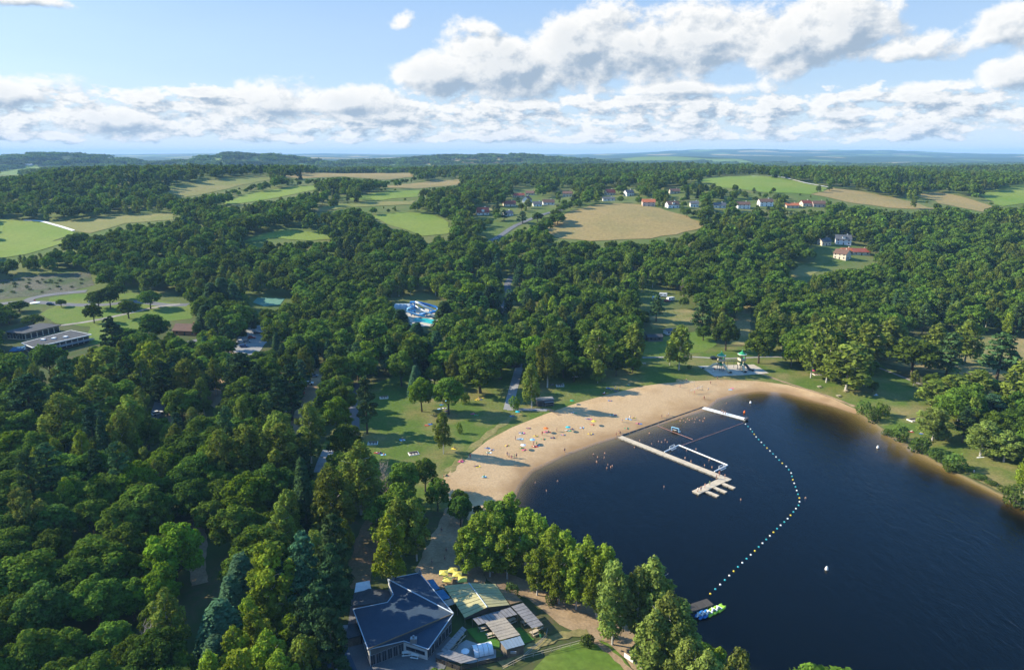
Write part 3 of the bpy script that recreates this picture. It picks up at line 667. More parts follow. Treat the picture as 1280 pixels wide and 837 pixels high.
SPEC = {  # builder, design height, design crown width, leaves near, leaf size near, bark, variants
 'oak': (oak, 17.0, 15.4, 7400, 0.72, BARK, 5), 'birch': (birch, 20.0, 9.6, 5600, 0.60, BIRCHBARK, 5), 'pine': (pine, 21.0, 10.0, 6000, 0.60, BARK, 4),
 'spruce': (spruce, 20.0, 7.6, 5200, 0.66, BARK, 3), 'cypress': (cypress, 16.0, 5.2, 2600, 0.5, BARK, 2), 'shrub': (shrub, 3.4, 5.0, 1100, 0.42, BARK, 3)}
PROTO = {}
for s_, (fn, H_, W_, n_, sz_, bark_, nvar) in SPEC.items():
    for lod, (f_, g_) in enumerate(((1.0, 1.0), (0.34, 1.65), (0.075, 3.1))):
        for v_ in range(nvar if lod < 2 else min(nvar, 3)):
            co_, tone_, tr_ = fn(100*v_ + len(s_)*7 + 3, int(n_*f_), sz_*g_)
            cm_ = crown_mesh(s_ + '_crown', co_, tone_, LEAF[s_])
            tm_ = tr_.mesh(s_ + '_trunk', bark_) if lod < 2 else None
            PROTO[s_, lod, v_] = (cm_, tm_)

# ---------------------------------------------------------------- where trees may stand
MASK = np.zeros((900, 1400), np.uint8)       # picture of the site seen from above the lake: 1 = open ground that stays in view, 2 = no trunk here
def paint(poly, val):
    P = np.array(poly, float); y0, y1 = int(max(0, P[:,1].min())), int(min(899, P[:,1].max()+1))
    yy, xx = np.mgrid[y0:y1+1, 0:1400]; k = inside(P, (xx-60).astype(float)+.5, yy.astype(float)+.5); MASK[y0:y1+1][k] |= val
for q in KEEP: paint(q, 1)
OPEN = [ # openings of the near site: lawn, beach, yards, car parks, courts
 [(455,585),(440,555),(450,530),(440,500),(500,474),(560,490),(580,485),(640,478),(660,490),(700,480),(760,478),(860,458),(880,455),(960,452),(1000,470),(1080,505),(1110,545),(1060,640),(700,640),(600,625),(560,605),(540,600),(500,585)],
 [(560,600),(620,540),(760,490),(950,470),(1080,515),(1280,640),(1280,837),(960,837),(900,780),(800,700),(690,650),(640,635),(600,620)],
 [(1095,470),(1150,490),(1170,540),(1270,590),(1280,640),(1200,610),(1100,560)],
 [(440,735),(470,700),(520,712),(560,690),(610,712),(680,745),(690,760),(770,790),(800,837),(388,837),(400,800),(440,790)],
 [(446,735),(440,690),(452,650),(470,645),(476,680),(470,715)], [(520,715),(540,660),(565,635),(575,650),(560,690)],
 [(366,540),(380,505),(386,478),(396,458),(405,462),(398,490),(378,540)], [(258,505),(264,478),(276,476),(277,500)], [(296,442),(305,420),(325,405),(332,425),(318,442)],
 [(188,520),(198,500),(208,490),(206,510)], [(0,440),(0,400),(40,395),(112,400),(112,440),(50,455)], [(212,418),(218,400),(250,400),(252,418)],
 [(498,372),(552,372),(552,408),(500,408)], [(312,384),(318,370),(360,372),(356,384)], [(622,395),(630,360),(642,345),(645,360),(632,395)],
 [(436,545),(436,505),(450,480),(455,480),(450,510),(450,545)], [(398,592),(405,560),(416,560),(408,592)], [(236,646),(252,650),(268,690),(264,722),(248,738),(243,690)],
 [(488,465),(500,460),(550,474),(548,484)], [(395,530),(408,520),(415,560),(400,565)], [(800,438),(990,440),(985,460),(800,470)],
 [(800,440),(800,410),(830,400),(836,415),(812,430)], [(795,366),(850,364),(850,382),(800,384)], [(1030,300),(1066,297),(1090,318),(1085,332),(1025,338),(1020,310)],
 [(625,470),(640,455),(660,455),(645,512),(630,512)],
 [(640,270),(680,262),(700,262),(640,290),(610,298),(600,290)], [(20,380),(60,366),(110,360),(240,374),(240,384),(20,388)]]
OPEN += [[(862,742),(1000,745),(1000,812),(905,806),(872,785)]]
VILLAGE = [(604,269),(638,258),(649,247),(662,244),(663,253),(672,258),(686,256),(709,246),(636,270),(764,244),(761,251),(788,245),(811,258),(844,242),(842,260),(868,259),(900,260),(930,261),(958,258),(991,260),(1009,258),(1024,259)]
OPEN += [[(a-9,b+3),(a-9,b-9),(a+9,b-9),(a+9,b+3)] for a, b in VILLAGE]      # each house keeps a garden in front
for q in OPEN: paint(q, 1)
def mask_at(px, py):
    xi = np.clip((px+60).astype(int), 0, 1399); yi = np.clip(py.astype(int), 0, 899); return MASK[yi, xi]

TREES = []     # species, x, y, H, width, tint, hand-placed
TINT = {'lime': (1.30, 1.32, .78), 'bright': (1.22, 1.28, .9), 'mid': (1, 1, 1), 'dark': (.62, .70, .80), 'olive': (1.06, 1.05, 1.1), 'grey': (1.15, 1.12, 1.5), 'blue': (.85, 1.05, 1.55)}
def hand(sp, tint, items):
    for it in items:
        px, py, wpx = it[:3]; fn, dH, dW = SPEC[sp][:3]; W_ = dW
        H_ = it[3] if len(it) > 3 else dH
        for _ in range(3):
            x, y = place_top(px, py, H_ - .4); d = math.sqrt(x*x + y*y + (CAM_Z-8)**2); W_ = wpx * d / FPX * 0.98
            if len(it) <= 3: H_ = min(dH*1.2, max(dH*.62, W_ * dH / dW * (0.72 if sp in ('oak','birch') else .9) + dH*.25))
        TREES.append((sp, x, y, H_, W_, tint, True))
hand('oak', 'mid', [(12,440,42),(152,465,30),(5,493,36),(180,521,42),(125,592,54),(178,600,48),(235,572,40),(83,614,38),(110,622,48),(190,628,48),(152,659,54),(112,667,44),(114,720,64),(160,722,44),
    (15,742,46),(135,776,50),(78,785,54),(12,808,50),(192,752,44),(111,824,62),(65,826,52),(450,438,48),(420,443,48),(428,480,42),(430,530,48),(334,640,40),(503,578,48),(546,598,36),(530,573,38),
    (600,440,76),(560,470,50),(625,425,66),(1147,422,58),(330,443,42),(515,420,50),(575,612,34),(40,690,46),(75,700,44),(60,660,46),(160,690,44),(160,800,46),(225,820,50),(200,835,50),(10,700,44)])
hand('oak', 'dark', [(56,428,42),(220,583,54),(252,563,58),(190,786,74),(357,622,44),(235,600,50),(575,618,36),(880,408,26,9),(910,400,38),(705,420,44),(160,840,60),(480,420,44)])
hand('oak', 'olive', [(224,483,48),(10,660,48),(150,626,58),(55,616,40),(290,630,64),(38,792,58),(232,483,30),(465,395,50),(952,412,42),(500,440,44)])
hand('oak', 'lime', [(160,576,62),(210,657,74),(195,708,54),(12,536,42),(305,590,68),(418,497,48),(526,474,40),(992,428,28),(365,768,48),(590,352,44)])
hand('oak', 'blue', [(15,636,52),(49,734,64),(62,628,56)])
hand('birch', 'mid', [(104,445,28),(132,432,50),(232,449,42),(156,496,40),(174,484,22),(147,518,36),(330,500,22),(265,448,22),(378,435,26),(250,473,24),(302,497,26),(345,515,46),(272,540,42),(350,530,60),(305,530,56),
    (446,555,60),(410,585,62),(358,613,36),(352,671,28),(355,734,32),(376,796,44),(518,623,42),(497,622,42),(553,516,26),(852,407,36),(795,405,32),(748,412,46),(685,425,42),(1040,420,36),(1020,415,34)])
hand('birch', 'olive', [(117,471,52),(173,450,27),(72,493,48),(383,503,42),(1065,428,62),(665,455,30),(748,450,22,12),(1197,470,46,14),(1223,462,40,14),(1205,487,54,14),(1168,474,34,12),(1090,405,42),(1115,396,40),(1285,450,46),(1215,400,38),(1172,405,32),(1060,395,40),(1030,398,38)])
hand('birch', 'lime', [(186,428,34),(98,540,26),(78,598,27),(334,680,62),(430,649,24),(391,695,24),(332,732,32),(306,747,32),(340,747,24),(318,765,42),(293,786,46),(334,788,42),(324,803,42),(298,815,56),(260,815,40),(486,646,50),(345,815,44)])
hand('birch', 'bright', [(598,640,46,17),(616,646,46,17),(640,617,42,17),(657,636,46,18),(672,645,46,18),(634,662,46,15),(584,660,40,14),(694,658,46,18),(710,664,44,18),(735,672,46,19),(757,680,46,19),(722,692,44,16),(748,696,44,17),(672,685,40,14),(700,690,40,15),(612,668,40,13)])
hand('shrub', 'mid', [(600,730,20,4),(735,790,20,4),(800,800,26,5),(690,742,18,3.5),(640,728,22,5),(765,785,18,3)])
hand('birch', 'grey', [(25,612,40),(770,702,50,22),(819,699,60,23),(800,712,44,21),(836,744,64,23),(822,765,54,20),(855,752,50,22),(888,817,58,21),(926,813,44,21),(862,800,50,20),(1172,510,44,14),(1233,527,40,14),(839,428,16,13),(1262,540,34,12)])
hand('pine', 'mid', [(78,445,32),(142,552,36),(30,566,36),(280,508,32),(330,498,26),(414,641,52),(1192,415,36),(822,367,22,19),(53,553,50),(880,370,30),(1257,415,42),(455,470,32)])
hand('pine', 'dark', [(155,437,32),(200,450,36),(30,467,52),(298,440,54),(360,455,40),(412,680,50),(396,724,58),(376,745,40),(375,540,22),(380,560,22),(410,760,48),(115,560,24),(320,455,36),(345,470,34),(70,470,36)])
hand('pine', 'blue', [(110,508,30),(124,512,24),(376,662,52),(1243,493,40,15),(376,700,40),(350,700,36)])
hand('spruce', 'mid', [(123,520,24),(375,568,36),(275,345,32,24),(262,352,28,22),(255,380,28,18),(290,352,26,22),(555,375,34,20),(660,358,22,22)])
hand('spruce', 'dark', [(520,402,34,18),(545,412,30,18),(500,385,34,20),(612,355,34,22),(598,362,30,20),(520,445,20,16),(535,425,26,16)])
hand('spruce', 'grey', [(298,690,58,17),(272,747,62,17),(266,792,60,17),(286,716,52,16),(519,455,24,15)])
hand('cypress', 'mid', [(565,362,24,18),(578,365,22,18),(590,368,24,18),(604,370,22,18),(617,366,22,17),(636,362,18,16),(659,362,18,16)])
hand('shrub', 'mid', [(1081,500,20,6.5),(1094,508,22,7),(1128,530,27,8),(1153,545,25,7),(1172,560,18,5),(1197,566,30,7),(1273,604,30,8),(1188,580,18,3),(1210,580,16,3),(1240,600,14,2),(1110,536,16,3),(1225,592,18,2.2),(1255,608,16,2.2)])
hand('shrub', 'lime', [(1105,502,18,7),(862,456,8,2.5),(574,528,10,5),(581,487,15,7),(644,494,18,7)])
hand('oak', 'dark', [(188,391,36),(155,409,34,12),(22,376,22,8),(40,394,24,7),(8,388,28,9),(134,357,24),(246,404,14,9),(672,266,17,10),(876,262,15,10),(729,238,17,12)])
hand('oak', 'mid', [(114,380,23,13),(158,375,28,13),(185,362,30,14),(184,424,32),(220,420,28),(255,413,20,10),(75,374,12,6),(175,416,26),(697,266,26,13),(688,270,18,11),(746,237,18,13),(777,231,17,13),(802,232,17,13),(859,260,15,10),(833,242,11,8),(120,362,26,14),(142,352,26,14)])
hand('pine', 'dark', [(136,395,30),(653,264,15,13),(718,243,14,13),(630,262,12,12),(622,253,8,11)])
for _ in range(70):       # garden trees and hedges among the houses
    gx, gy = random.uniform(596,1040), random.uniform(238,268)
    if any(abs(gx-a) < 9 and -13 < gy-b < 5 for a, b in VILLAGE): continue
    if inside(KEEP[0], np.array([gx]), np.array([gy]))[0] or (750 < gx < 880 and gy > 262): continue
    x, y = hit(gx, gy); H_ = random.choice((3, 4, 6, 7, 9, 11)); TREES.append((random.choice(('oak', 'oak', 'birch', 'pine')) if H_ > 5 else 'shrub', x, y, H_, H_*random.uniform(.7, 1.0) + 1, random.choice(('mid', 'dark', 'mid')), True))
N_HAND = len(TREES)

# fill the woods
def scatter(y0, y1, spacing, far):
    out = []
    y = y0
    while y < y1:
        s = spacing * (1 + (y / 900.0 if far else max(0, (y - 300) / 1400)))
        half = 0.80*y + 30; n = int(2*half/s); X = -half + (np.arange(n) + rng.uniform(-.42, .42, n))*s; Y = y + rng.uniform(-.42, .42, n)*s
        out.append(np.column_stack([X, Y, np.full(n, s)])); y += s*.88
    return np.concatenate(out)
cand = scatter(105, 1750, 9.7, False)
X, Y, S = cand.T; Z = h(X, Y); sd_ = np.full(len(X), 99.0); nr_ = Y < 560; sd_[nr_] = signed_dist(X[nr_], Y[nr_])
zone_n = np.sin(X/41.0 + 2*np.sin(Y/63.0)) + np.sin(Y/37.0 + X/90.0) + rng.normal(0, .8, len(X))
zone_n2 = np.sin(X/23.0 + 1.2) * np.sin(Y/29.0) + rng.normal(0, .55, len(X))
spn = np.where(zone_n > 1.75, 2, np.where(zone_n2 > .62, 1, 0)); spn[(spn == 2) & (rng.random(len(X)) < .3)] = 3
SPN = ['oak', 'birch', 'pine', 'spruce']
HH = np.array([15.5, 15.5, 17.0, 17.0])[spn] * rng.uniform(.70, 1.18, len(X)); HH = np.where(Y > 700, HH*.92, HH)
def fits(HH):
    ok = sd_ > 5
    for f in (0.0, 0.45, 0.75, 0.97):
        px, py, d = project(X, Y, Z + HH*f); ok &= (mask_at(px, py) & 1) == 0
        if f == 0: ok &= (px > -75) & (px < 1355)
    ok &= py < 890
    for sgn in (-1, 1):     # crown flanks
        px, py, d = project(X + sgn*HH*.30, Y, Z + HH*.6); ok &= (mask_at(px, py) & 1) == 0
    return ok
ok = fits(HH); low1 = ~ok & fits(HH*.55); HH = np.where(low1, HH*.55, HH); low2 = ~ok & ~low1 & fits(HH*.32); HH = np.where(low2, HH*.32, HH)
spn[(low1 | low2) & (spn > 1)] = 0
ok |= low1 | (low2 & (rng.random(len(X)) < .7))
HP = np.array([(t[1], t[2], t[4]) for t in TREES])
for hx, hy, hw in HP: ok &= (X-hx)**2 + (Y-hy)**2 > (hw*.36 + 2.0)**2
# the dirt tracks and houses get a little room
idx = np.where(ok)[0]
dist = np.hypot(X[idx], Y[idx]); order = idx[np.argsort(dist)]
# ---------------------------------------------------------------- build the trees
SPW = {'oak': 'oak', 'birch': 'birch', 'pine': 'pine', 'spruce': 'spruce', 'cypress': 'cypress', 'shrub': 'round bush'}
PLU = {'oak': 'oaks', 'birch': 'birches', 'pine': 'pines', 'spruce': 'spruces', 'cypress': 'cypresses', 'shrub': 'round bushes'}
RECORDS = []
TIW = {'lime': 'yellow-green', 'bright': 'fresh green', 'mid': 'mid green', 'dark': 'dark green', 'olive': 'olive green', 'grey': 'grey-green', 'blue': 'blue-green'}
def zone(px, py):
    if py > 640 and px > 555: return 'on the shore beside the lodge garden'
    if px > 1010 and py > 395: return 'on the bank across the lake'
    if py > 605 and px >= 262 and px < 450: return 'in the grove behind the lodge'
    if py > 560 and px >= 425: return 'between the lodge and the lawn'
    if py > 575 and px < 262: return 'in the wood round the sandy track'
    if py > 445 and px < 215: return 'in the wood below the flat-roofed centre'
    if py > 425 and px < 455: return 'around the dusty car parks'
    if py > 462 and px < 760: return 'on the lawn behind the beach'
    if py > 395 and px >= 760: return 'around the playground clearing'
    if py > 335 and px >= 455 and px < 760: return 'near the blue water slides'
    if py > 345 and px < 455: return 'around the meadow and green court'
    if py > 300 and px >= 760: return 'in the wood below the valley villa'
    if py > 300: return 'below the bright oval field'
    if px > 590 and px < 1040: return 'near the village houses'
    return 'among the far slope fields'
def add_tree(sp, x, y, H_, W_, tint, lod):
    fn, dH, dW, *_r, nvar = SPEC[sp]; v = random.randrange(nvar); cm, tm = PROTO[sp, lod, v]
    nm = {'shrub': 'bush'}.get(sp, sp + '_tree'); z = hh(x, y)
    o = empty(nm, (x, y, z - .1), random.uniform(0, 6.28)); o.scale = (W_/dW, W_/dW, H_/dH)
    px, py, _ = project(np.array([x]), np.array([y]), np.array([z])); zn = zone(px[0], py[0])
    t = mesh_obj('trunk', tm, o); c = mesh_obj('crown', cm, o); c.color = (*TINT[tint], 1)
    q = H_/dH; w = W_/dW/q; size = ('tall ' if q > 1.04 else 'small ' if q < .7 else '') + ('broad ' if w > 1.2 else 'narrow ' if w < .85 else '')
    o['category'] = 'bush' if sp == 'shrub' else 'tree'; RECORDS.append((o, sp, tint, size, zn, x, y))
    return o
count = {k: 0 for k in SPEC}
for t in TREES:
    sp, x, y, H_, W_, tint, _ = t; count[sp] += 1
    add_tree(sp, x, y, H_, W_, tint, 0 if math.hypot(x, y) < 330 else 1)
LIMIT = {'oak': 290, 'birch': 290, 'pine': 290, 'spruce': 200}
TW = {'oak': (['mid', 'dark', 'olive', 'lime'], [.45, .3, .17, .08]), 'birch': (['mid', 'olive', 'lime', 'grey'], [.45, .25, .12, .18]),
      'pine': (['mid', 'dark', 'blue'], [.45, .4, .15]), 'spruce': (['mid', 'dark'], [.6, .4])}
rest = []
for i in order:
    sp = SPN[spn[i]]; H_ = HH[i]; fn, dH, dW = SPEC[sp][:3]; W_ = dW * H_/dH * rng.uniform(.9, 1.2) * (1.12 if sp == 'oak' else 1.05)
    px, py, _ = project(X[i:i+1], Y[i:i+1], Z[i:i+1] + H_*.7)
    if count[sp] < LIMIT[sp] and -20 < px[0] < 1300 and py[0] < 850:
        count[sp] += 1; add_tree(sp, X[i], Y[i], H_, W_, random.choices(*TW[sp])[0], 0 if math.hypot(X[i], Y[i]) < 330 else 1)
    else: rest.append((i, sp, H_/dH, W_/dW))
print('individual trees', count, 'in the stuff', len(rest))

# say of every tree what it stands next to
_rx = np.array([(q[5], q[6]) for q in RECORDS]); _rk = np.array([hash((q[1], q[2])) for q in RECORDS])
for i, (o, sp, tint, size, zn, x, y) in enumerate(RECORDS):
    d2 = ((_rx - _rx[i])**2).sum(1); d2[_rk == _rk[i]] = 1e12; j = int(np.argmin(d2)); art = 'an' if TIW[RECORDS[j][2]][0] in 'aeo' else 'a'
    nb = f" beside {art} {TIW[RECORDS[j][2]]} {SPW[RECORDS[j][1]]}" if d2[j] < 900 else ''
    for lb in (f"{size}{TIW[tint]} {SPW[sp]}{nb} {zn}", f"{TIW[tint]} {SPW[sp]}{nb} {zn}", f"{size}{TIW[tint]} {SPW[sp]} {zn}"):
        if len(lb.split()) <= 16: break
    o['label'] = lb; o['group'] = f"{PLU[sp]} {zn}"

def forest_stuff(name, label, pts, protos):
    """points carrying scale, turn and kind; geometry nodes stand one tree on each"""
    col = bpy.data.collections.new(name + '_kinds')
    for i, (me, tint) in enumerate(protos):
        o = bpy.data.objects.new(f'{i:03d}_kind', me); o.color = (*tint, 1); col.objects.link(o)
    A = np.array(pts, float); me = bpy.data.meshes.new(name); me.vertices.add(len(A)); me.vertices.foreach_set('co', A[:, :3].astype(np.float32).ravel())
    for nm, k in (('sx', 3), ('sz', 4), ('turn', 5)):
        a = me.attributes.new(nm, 'FLOAT', 'POINT'); a.data.foreach_set('value', A[:, k].astype(np.float32))
    a = me.attributes.new('kind_index', 'INT', 'POINT'); a.data.foreach_set('value', A[:, 6].astype(np.int32))
    ob = mesh_obj(name, me); tag(ob, label, kind='stuff')
    g = bpy.data.node_groups.new(name, 'GeometryNodeTree')
    g.interface.new_socket('Geometry', in_out='INPUT', socket_type='NodeSocketGeometry'); g.interface.new_socket('Geometry', in_out='OUTPUT', socket_type='NodeSocketGeometry')
    N, L = g.nodes, g.links; gi = N.new('NodeGroupInput'); go = N.new('NodeGroupOutput')
    ci = N.new('GeometryNodeCollectionInfo'); ci.inputs['Collection'].default_value = col; ci.inputs['Separate Children'].default_value = True; ci.inputs['Reset Children'].default_value = True
    ip = N.new('GeometryNodeInstanceOnPoints'); ip.inputs['Pick Instance'].default_value = True
    def attr(nm, ty='FLOAT'):
        n = N.new('GeometryNodeInputNamedAttribute'); n.data_type = ty; n.inputs['Name'].default_value = nm; return n.outputs['Attribute']
    cs = N.new('ShaderNodeCombineXYZ'); sx = attr('sx'); L.new(sx, cs.inputs[0]); L.new(sx, cs.inputs[1]); L.new(attr('sz'), cs.inputs[2])
    cr = N.new('ShaderNodeCombineXYZ'); L.new(attr('turn'), cr.inputs[2])
    L.new(gi.outputs[0], ip.inputs['Points']); L.new(ci.outputs[0], ip.inputs['Instance']); L.new(attr('kind_index', 'INT'), ip.inputs['Instance Index'])
    L.new(cr.outputs[0], ip.inputs['Rotation']); L.new(cs.outputs[0], ip.inputs['Scale']); L.new(ip.outputs[0], go.inputs[0])
    md = ob.modifiers.new('stand', 'NODES'); md.node_group = g; return ob
KINDS, KI = [], {}
for lod in (1, 2):
    for sp in SPN:
        for v in range(min(SPEC[sp][6], 3)):
            for ti in TW[sp][0]:
                KI.setdefault((sp, lod, ti), []).append(len(KINDS)); KINDS.append((PROTO[sp, lod, v][0], TINT[ti]))
pts = []
for i, sp, sz, sx in rest:
    lod = 1 if Y[i] < 640 else 2; ti = random.choices(*TW[sp])[0]
    pts.append((X[i], Y[i], Z[i] - .2, sx, sz, random.uniform(0, 6.28), random.choice(KI[sp, lod, ti])))
forest_stuff('forest', 'woodland covering the slopes up to the hill fields', pts, KINDS)
# far canopy
cl = []
for v in range(3):
    r = np.random.default_rng(50+v); bl = []
    for i in range(34):
        a = r.random()*6.28; q = math.sqrt(r.random())*24; br = r.uniform(4, 6.5); bl.append((q*math.cos(a), q*math.sin(a), r.uniform(5, 9), br, br*r.uniform(.9, 1.3), r.uniform(.1, .9)))
    co_, to_ = blob_crown(bl, 1500, 3.6, r, .3); me_ = crown_mesh('canopy', co_, to_, LEAF['oak'])
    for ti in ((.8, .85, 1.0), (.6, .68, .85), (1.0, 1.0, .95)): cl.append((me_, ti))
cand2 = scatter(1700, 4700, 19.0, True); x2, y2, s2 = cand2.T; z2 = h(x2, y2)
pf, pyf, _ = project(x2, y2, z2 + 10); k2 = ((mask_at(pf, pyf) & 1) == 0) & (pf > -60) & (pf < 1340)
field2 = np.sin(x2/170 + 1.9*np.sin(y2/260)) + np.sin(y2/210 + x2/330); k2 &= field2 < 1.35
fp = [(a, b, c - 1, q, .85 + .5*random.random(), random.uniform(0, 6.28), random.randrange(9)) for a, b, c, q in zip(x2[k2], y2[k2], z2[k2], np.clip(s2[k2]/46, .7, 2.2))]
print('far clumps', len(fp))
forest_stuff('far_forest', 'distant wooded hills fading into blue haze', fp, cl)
# ---------------------------------------------------------------- the lodge and its garden
def P3(px, py, z):        # world point seen at a pixel, z metres above the local ground (about 1.75 m above the lake there)
    x, y = at_z(px, py, GZ0 + z); return Vector((x, y, GZ0 + z))
GZ0 = 1.9
SLATE = material('blue slate roofing', (0.024, 0.044, 0.072), 0.7, 0.5, (0.031, 0.054, 0.084), 0.35, 0.7, 0.15, fine=(4.0, 0.10), spec=0.25)
FLATROOF = material('dark bitumen roof', (0.050, 0.054, 0.060), 0.85, 0.4, (0.075, 0.078, 0.082), 0.4, 0.65, 0.1, fine=(3.0, .15), spec=0.2)
TRIM = material('pale zinc trim', (0.46, 0.52, 0.58), 0.45, 1.0, (0.38, 0.43, 0.48), spec=0.5)
WALLD = material('dark render wall', (0.16, 0.155, 0.15), 0.9, 0.8, (0.12, 0.118, 0.115), spec=0.2)
WALLW = material('white render wall', (0.66, 0.65, 0.62), 0.9, 0.6, (0.55, 0.54, 0.51), 0.45, 0.7, spec=0.2)
GLASS = material('dark window glass', (0.020, 0.028, 0.040), 0.08, spec=0.8)
FRAME = material('grey window frame', (0.30, 0.31, 0.33), 0.6)
CORR = material('weathered corrugated sheet', (0.40, 0.355, 0.165), 0.8, 0.25, (0.32, 0.295, 0.165), 0.40, 0.65, 0.1, fine=(2.0, .14), spec=0.25)
CORRG = material('grey corrugated sheet', (0.215, 0.205, 0.205), 0.8, 0.3, (0.165, 0.160, 0.165), 0.40, 0.65, 0.1, fine=(2.0, .14), spec=0.25)
CORRT = material('tan corrugated sheet', (0.30, 0.26, 0.205), 0.85, 0.3, (0.245, 0.215, 0.18), 0.40, 0.65, 0.1, fine=(2.0, .14), spec=0.2)
RUST = material('brown shingle roof', (0.225, 0.150, 0.085), 0.9, 0.4, (0.165, 0.115, 0.070), 0.40, 0.65, 0.1, fine=(2.0, .15), spec=0.1)
TIMBER = material('weathered timber', (0.185, 0.150, 0.115), 0.9, 0.8, (0.125, 0.105, 0.085), 0.4, 0.65, fine=(5.0, .2), spec=0.1)
PALEWOOD = material('pale bleached timber', (0.50, 0.42, 0.31), 0.85, 0.6, (0.42, 0.35, 0.26), 0.4, 0.65, fine=(4.0, .12), spec=0.15)
DARKWOOD = material('dark stained timber', (0.070, 0.062, 0.055), 0.85, 0.8, (0.050, 0.045, 0.040), spec=0.2)
WHITE = material('white paint', (0.78, 0.78, 0.76), 0.6, 1.0, (0.70, 0.70, 0.68))
WHITEFAB = material('white fabric', (0.74, 0.75, 0.77), 0.8, 0.8, (0.62, 0.63, 0.66), spec=0.1)
BLUEFAB = material('blue awning fabric', (0.035, 0.12, 0.23), 0.8, 0.7, (0.06, 0.17, 0.28), spec=0.1)
YELFAB = material('yellow parasol fabric', (0.60, 0.50, 0.09), 0.8, 1.2, (0.66, 0.60, 0.26), 0.50, 0.60, spec=0.1)
METAL = material('grey steel', (0.30, 0.31, 0.32), 0.45, metal=0.6)
BLACK = material('black rubber', (0.02, 0.02, 0.02), 0.8)
TURF = material('artificial turf', (0.060, 0.150, 0.022), 0.9, 1.2, (0.075, 0.170, 0.030), spec=0.1)
GREENPOT = material('green planter', (0.03, 0.16, 0.09), 0.6)
TERRA = material('terracotta', (0.42, 0.13, 0.05), 0.8)

def slab_between(name, top, thick, mat, parent):
    """a sheet with thickness whose upper face passes through the given 3D corners (fan triangulated)"""
    n = len(top); m = MB(); vs = [tuple(p) for p in top] + [(p[0], p[1], p[2]-thick) for p in top]
    a = sum(top[i][0]*top[(i+1)%n][1] - top[(i+1)%n][0]*top[i][1] for i in range(n))
    r = list(range(n)) if a > 0 else list(range(n))[::-1]
    fs = [(r[0], r[i], r[i+1]) for i in range(1, n-1)] + [(r[0]+n, r[i+1]+n, r[i]+n) for i in range(1, n-1)]
    fs += [(r[(i+1)%n], r[i], r[i]+n, r[(i+1)%n]+n) for i in range(n)]
    m.add(vs, fs); return m.obj(name, mat, parent)
def sheets_between(name, a, b, c, d, k, mat, parent, gap=0.012, thick=0.05):
    """a slope a-b (eave) to d-c (ridge) laid from k lapped sheets, each its own object"""
    a, b, c, d = map(Vector, (a, b, c, d))
    for i in range(k):
        t0, t1 = i/k + gap/2, (i+1)/k - gap/2; up = Vector((0, 0, 0.02*(i % 2)))
        q = [a.lerp(b, t0) + up, a.lerp(b, t1) + up, d.lerp(c, t1) + up, d.lerp(c, t0) + up]
        slab_between(name, q, thick, mat, parent)
def posts(parent, pts, r=.08, mat=None, name='post'):
    for p in pts: MB().bar((p[0], p[1], GZ0 - .3), (p[0], p[1], p[2] - .06), r, 4).obj(name, mat or TIMBER, parent)

lodge = empty('lodge', (0, 0, 0)); tag(lodge, 'large lodge with angular blue slate roof and pale ridge lines', 'building')
Hh = dict(A=5.4, B=3.5, C=5.2, D=3.3, E=3.7, F=4.9, G=3.5, H=3.7, I=3.9)
RP = {k: P3(px, py, Hh[k]) for k, (px, py) in dict(A=(484.5,723.4), B=(524,715.5), C=(567,766.4), D=(535.4,811.2), E=(504.6,800.6), F=(459.9,811.2), G=(441.4,761.1), H=(484.4,752.3), I=(491.5,742.7)).items()}
slab_between('roof_plane', [RP[k] for k in 'ABC'], .30, SLATE, lodge)
slab_between('roof_plane', [RP[k] for k in 'FGH'] , .30, SLATE, lodge)
slab_between('roof_plane', [RP[k] for k in ('F', 'H', 'I', 'A', 'C')], .30, SLATE, lodge)
slab_between('roof_plane', [RP[k] for k in ('F', 'C', 'D', 'E')], .30, SLATE, lodge)
up = Vector((0, 0, .06))
for a, b in ('AC', 'FC'): MB().bar(RP[a]+up, RP[b]+up, .14, 6).obj('ridge_cap', TRIM if a == 'A' else RUST, lodge)
oul = 'ABCDEFGHI'
for i, a in enumerate(oul):
    b = oul[(i+1) % 9]; MB().bar(RP[a] + up*.2, RP[b] + up*.2, .13, 4).obj('fascia', TRIM, lodge)
cen = sum((RP[k] for k in oul), Vector())/9
WP = {k: RP[k] + (cen - RP[k]).normalized()*0.55 for k in oul}
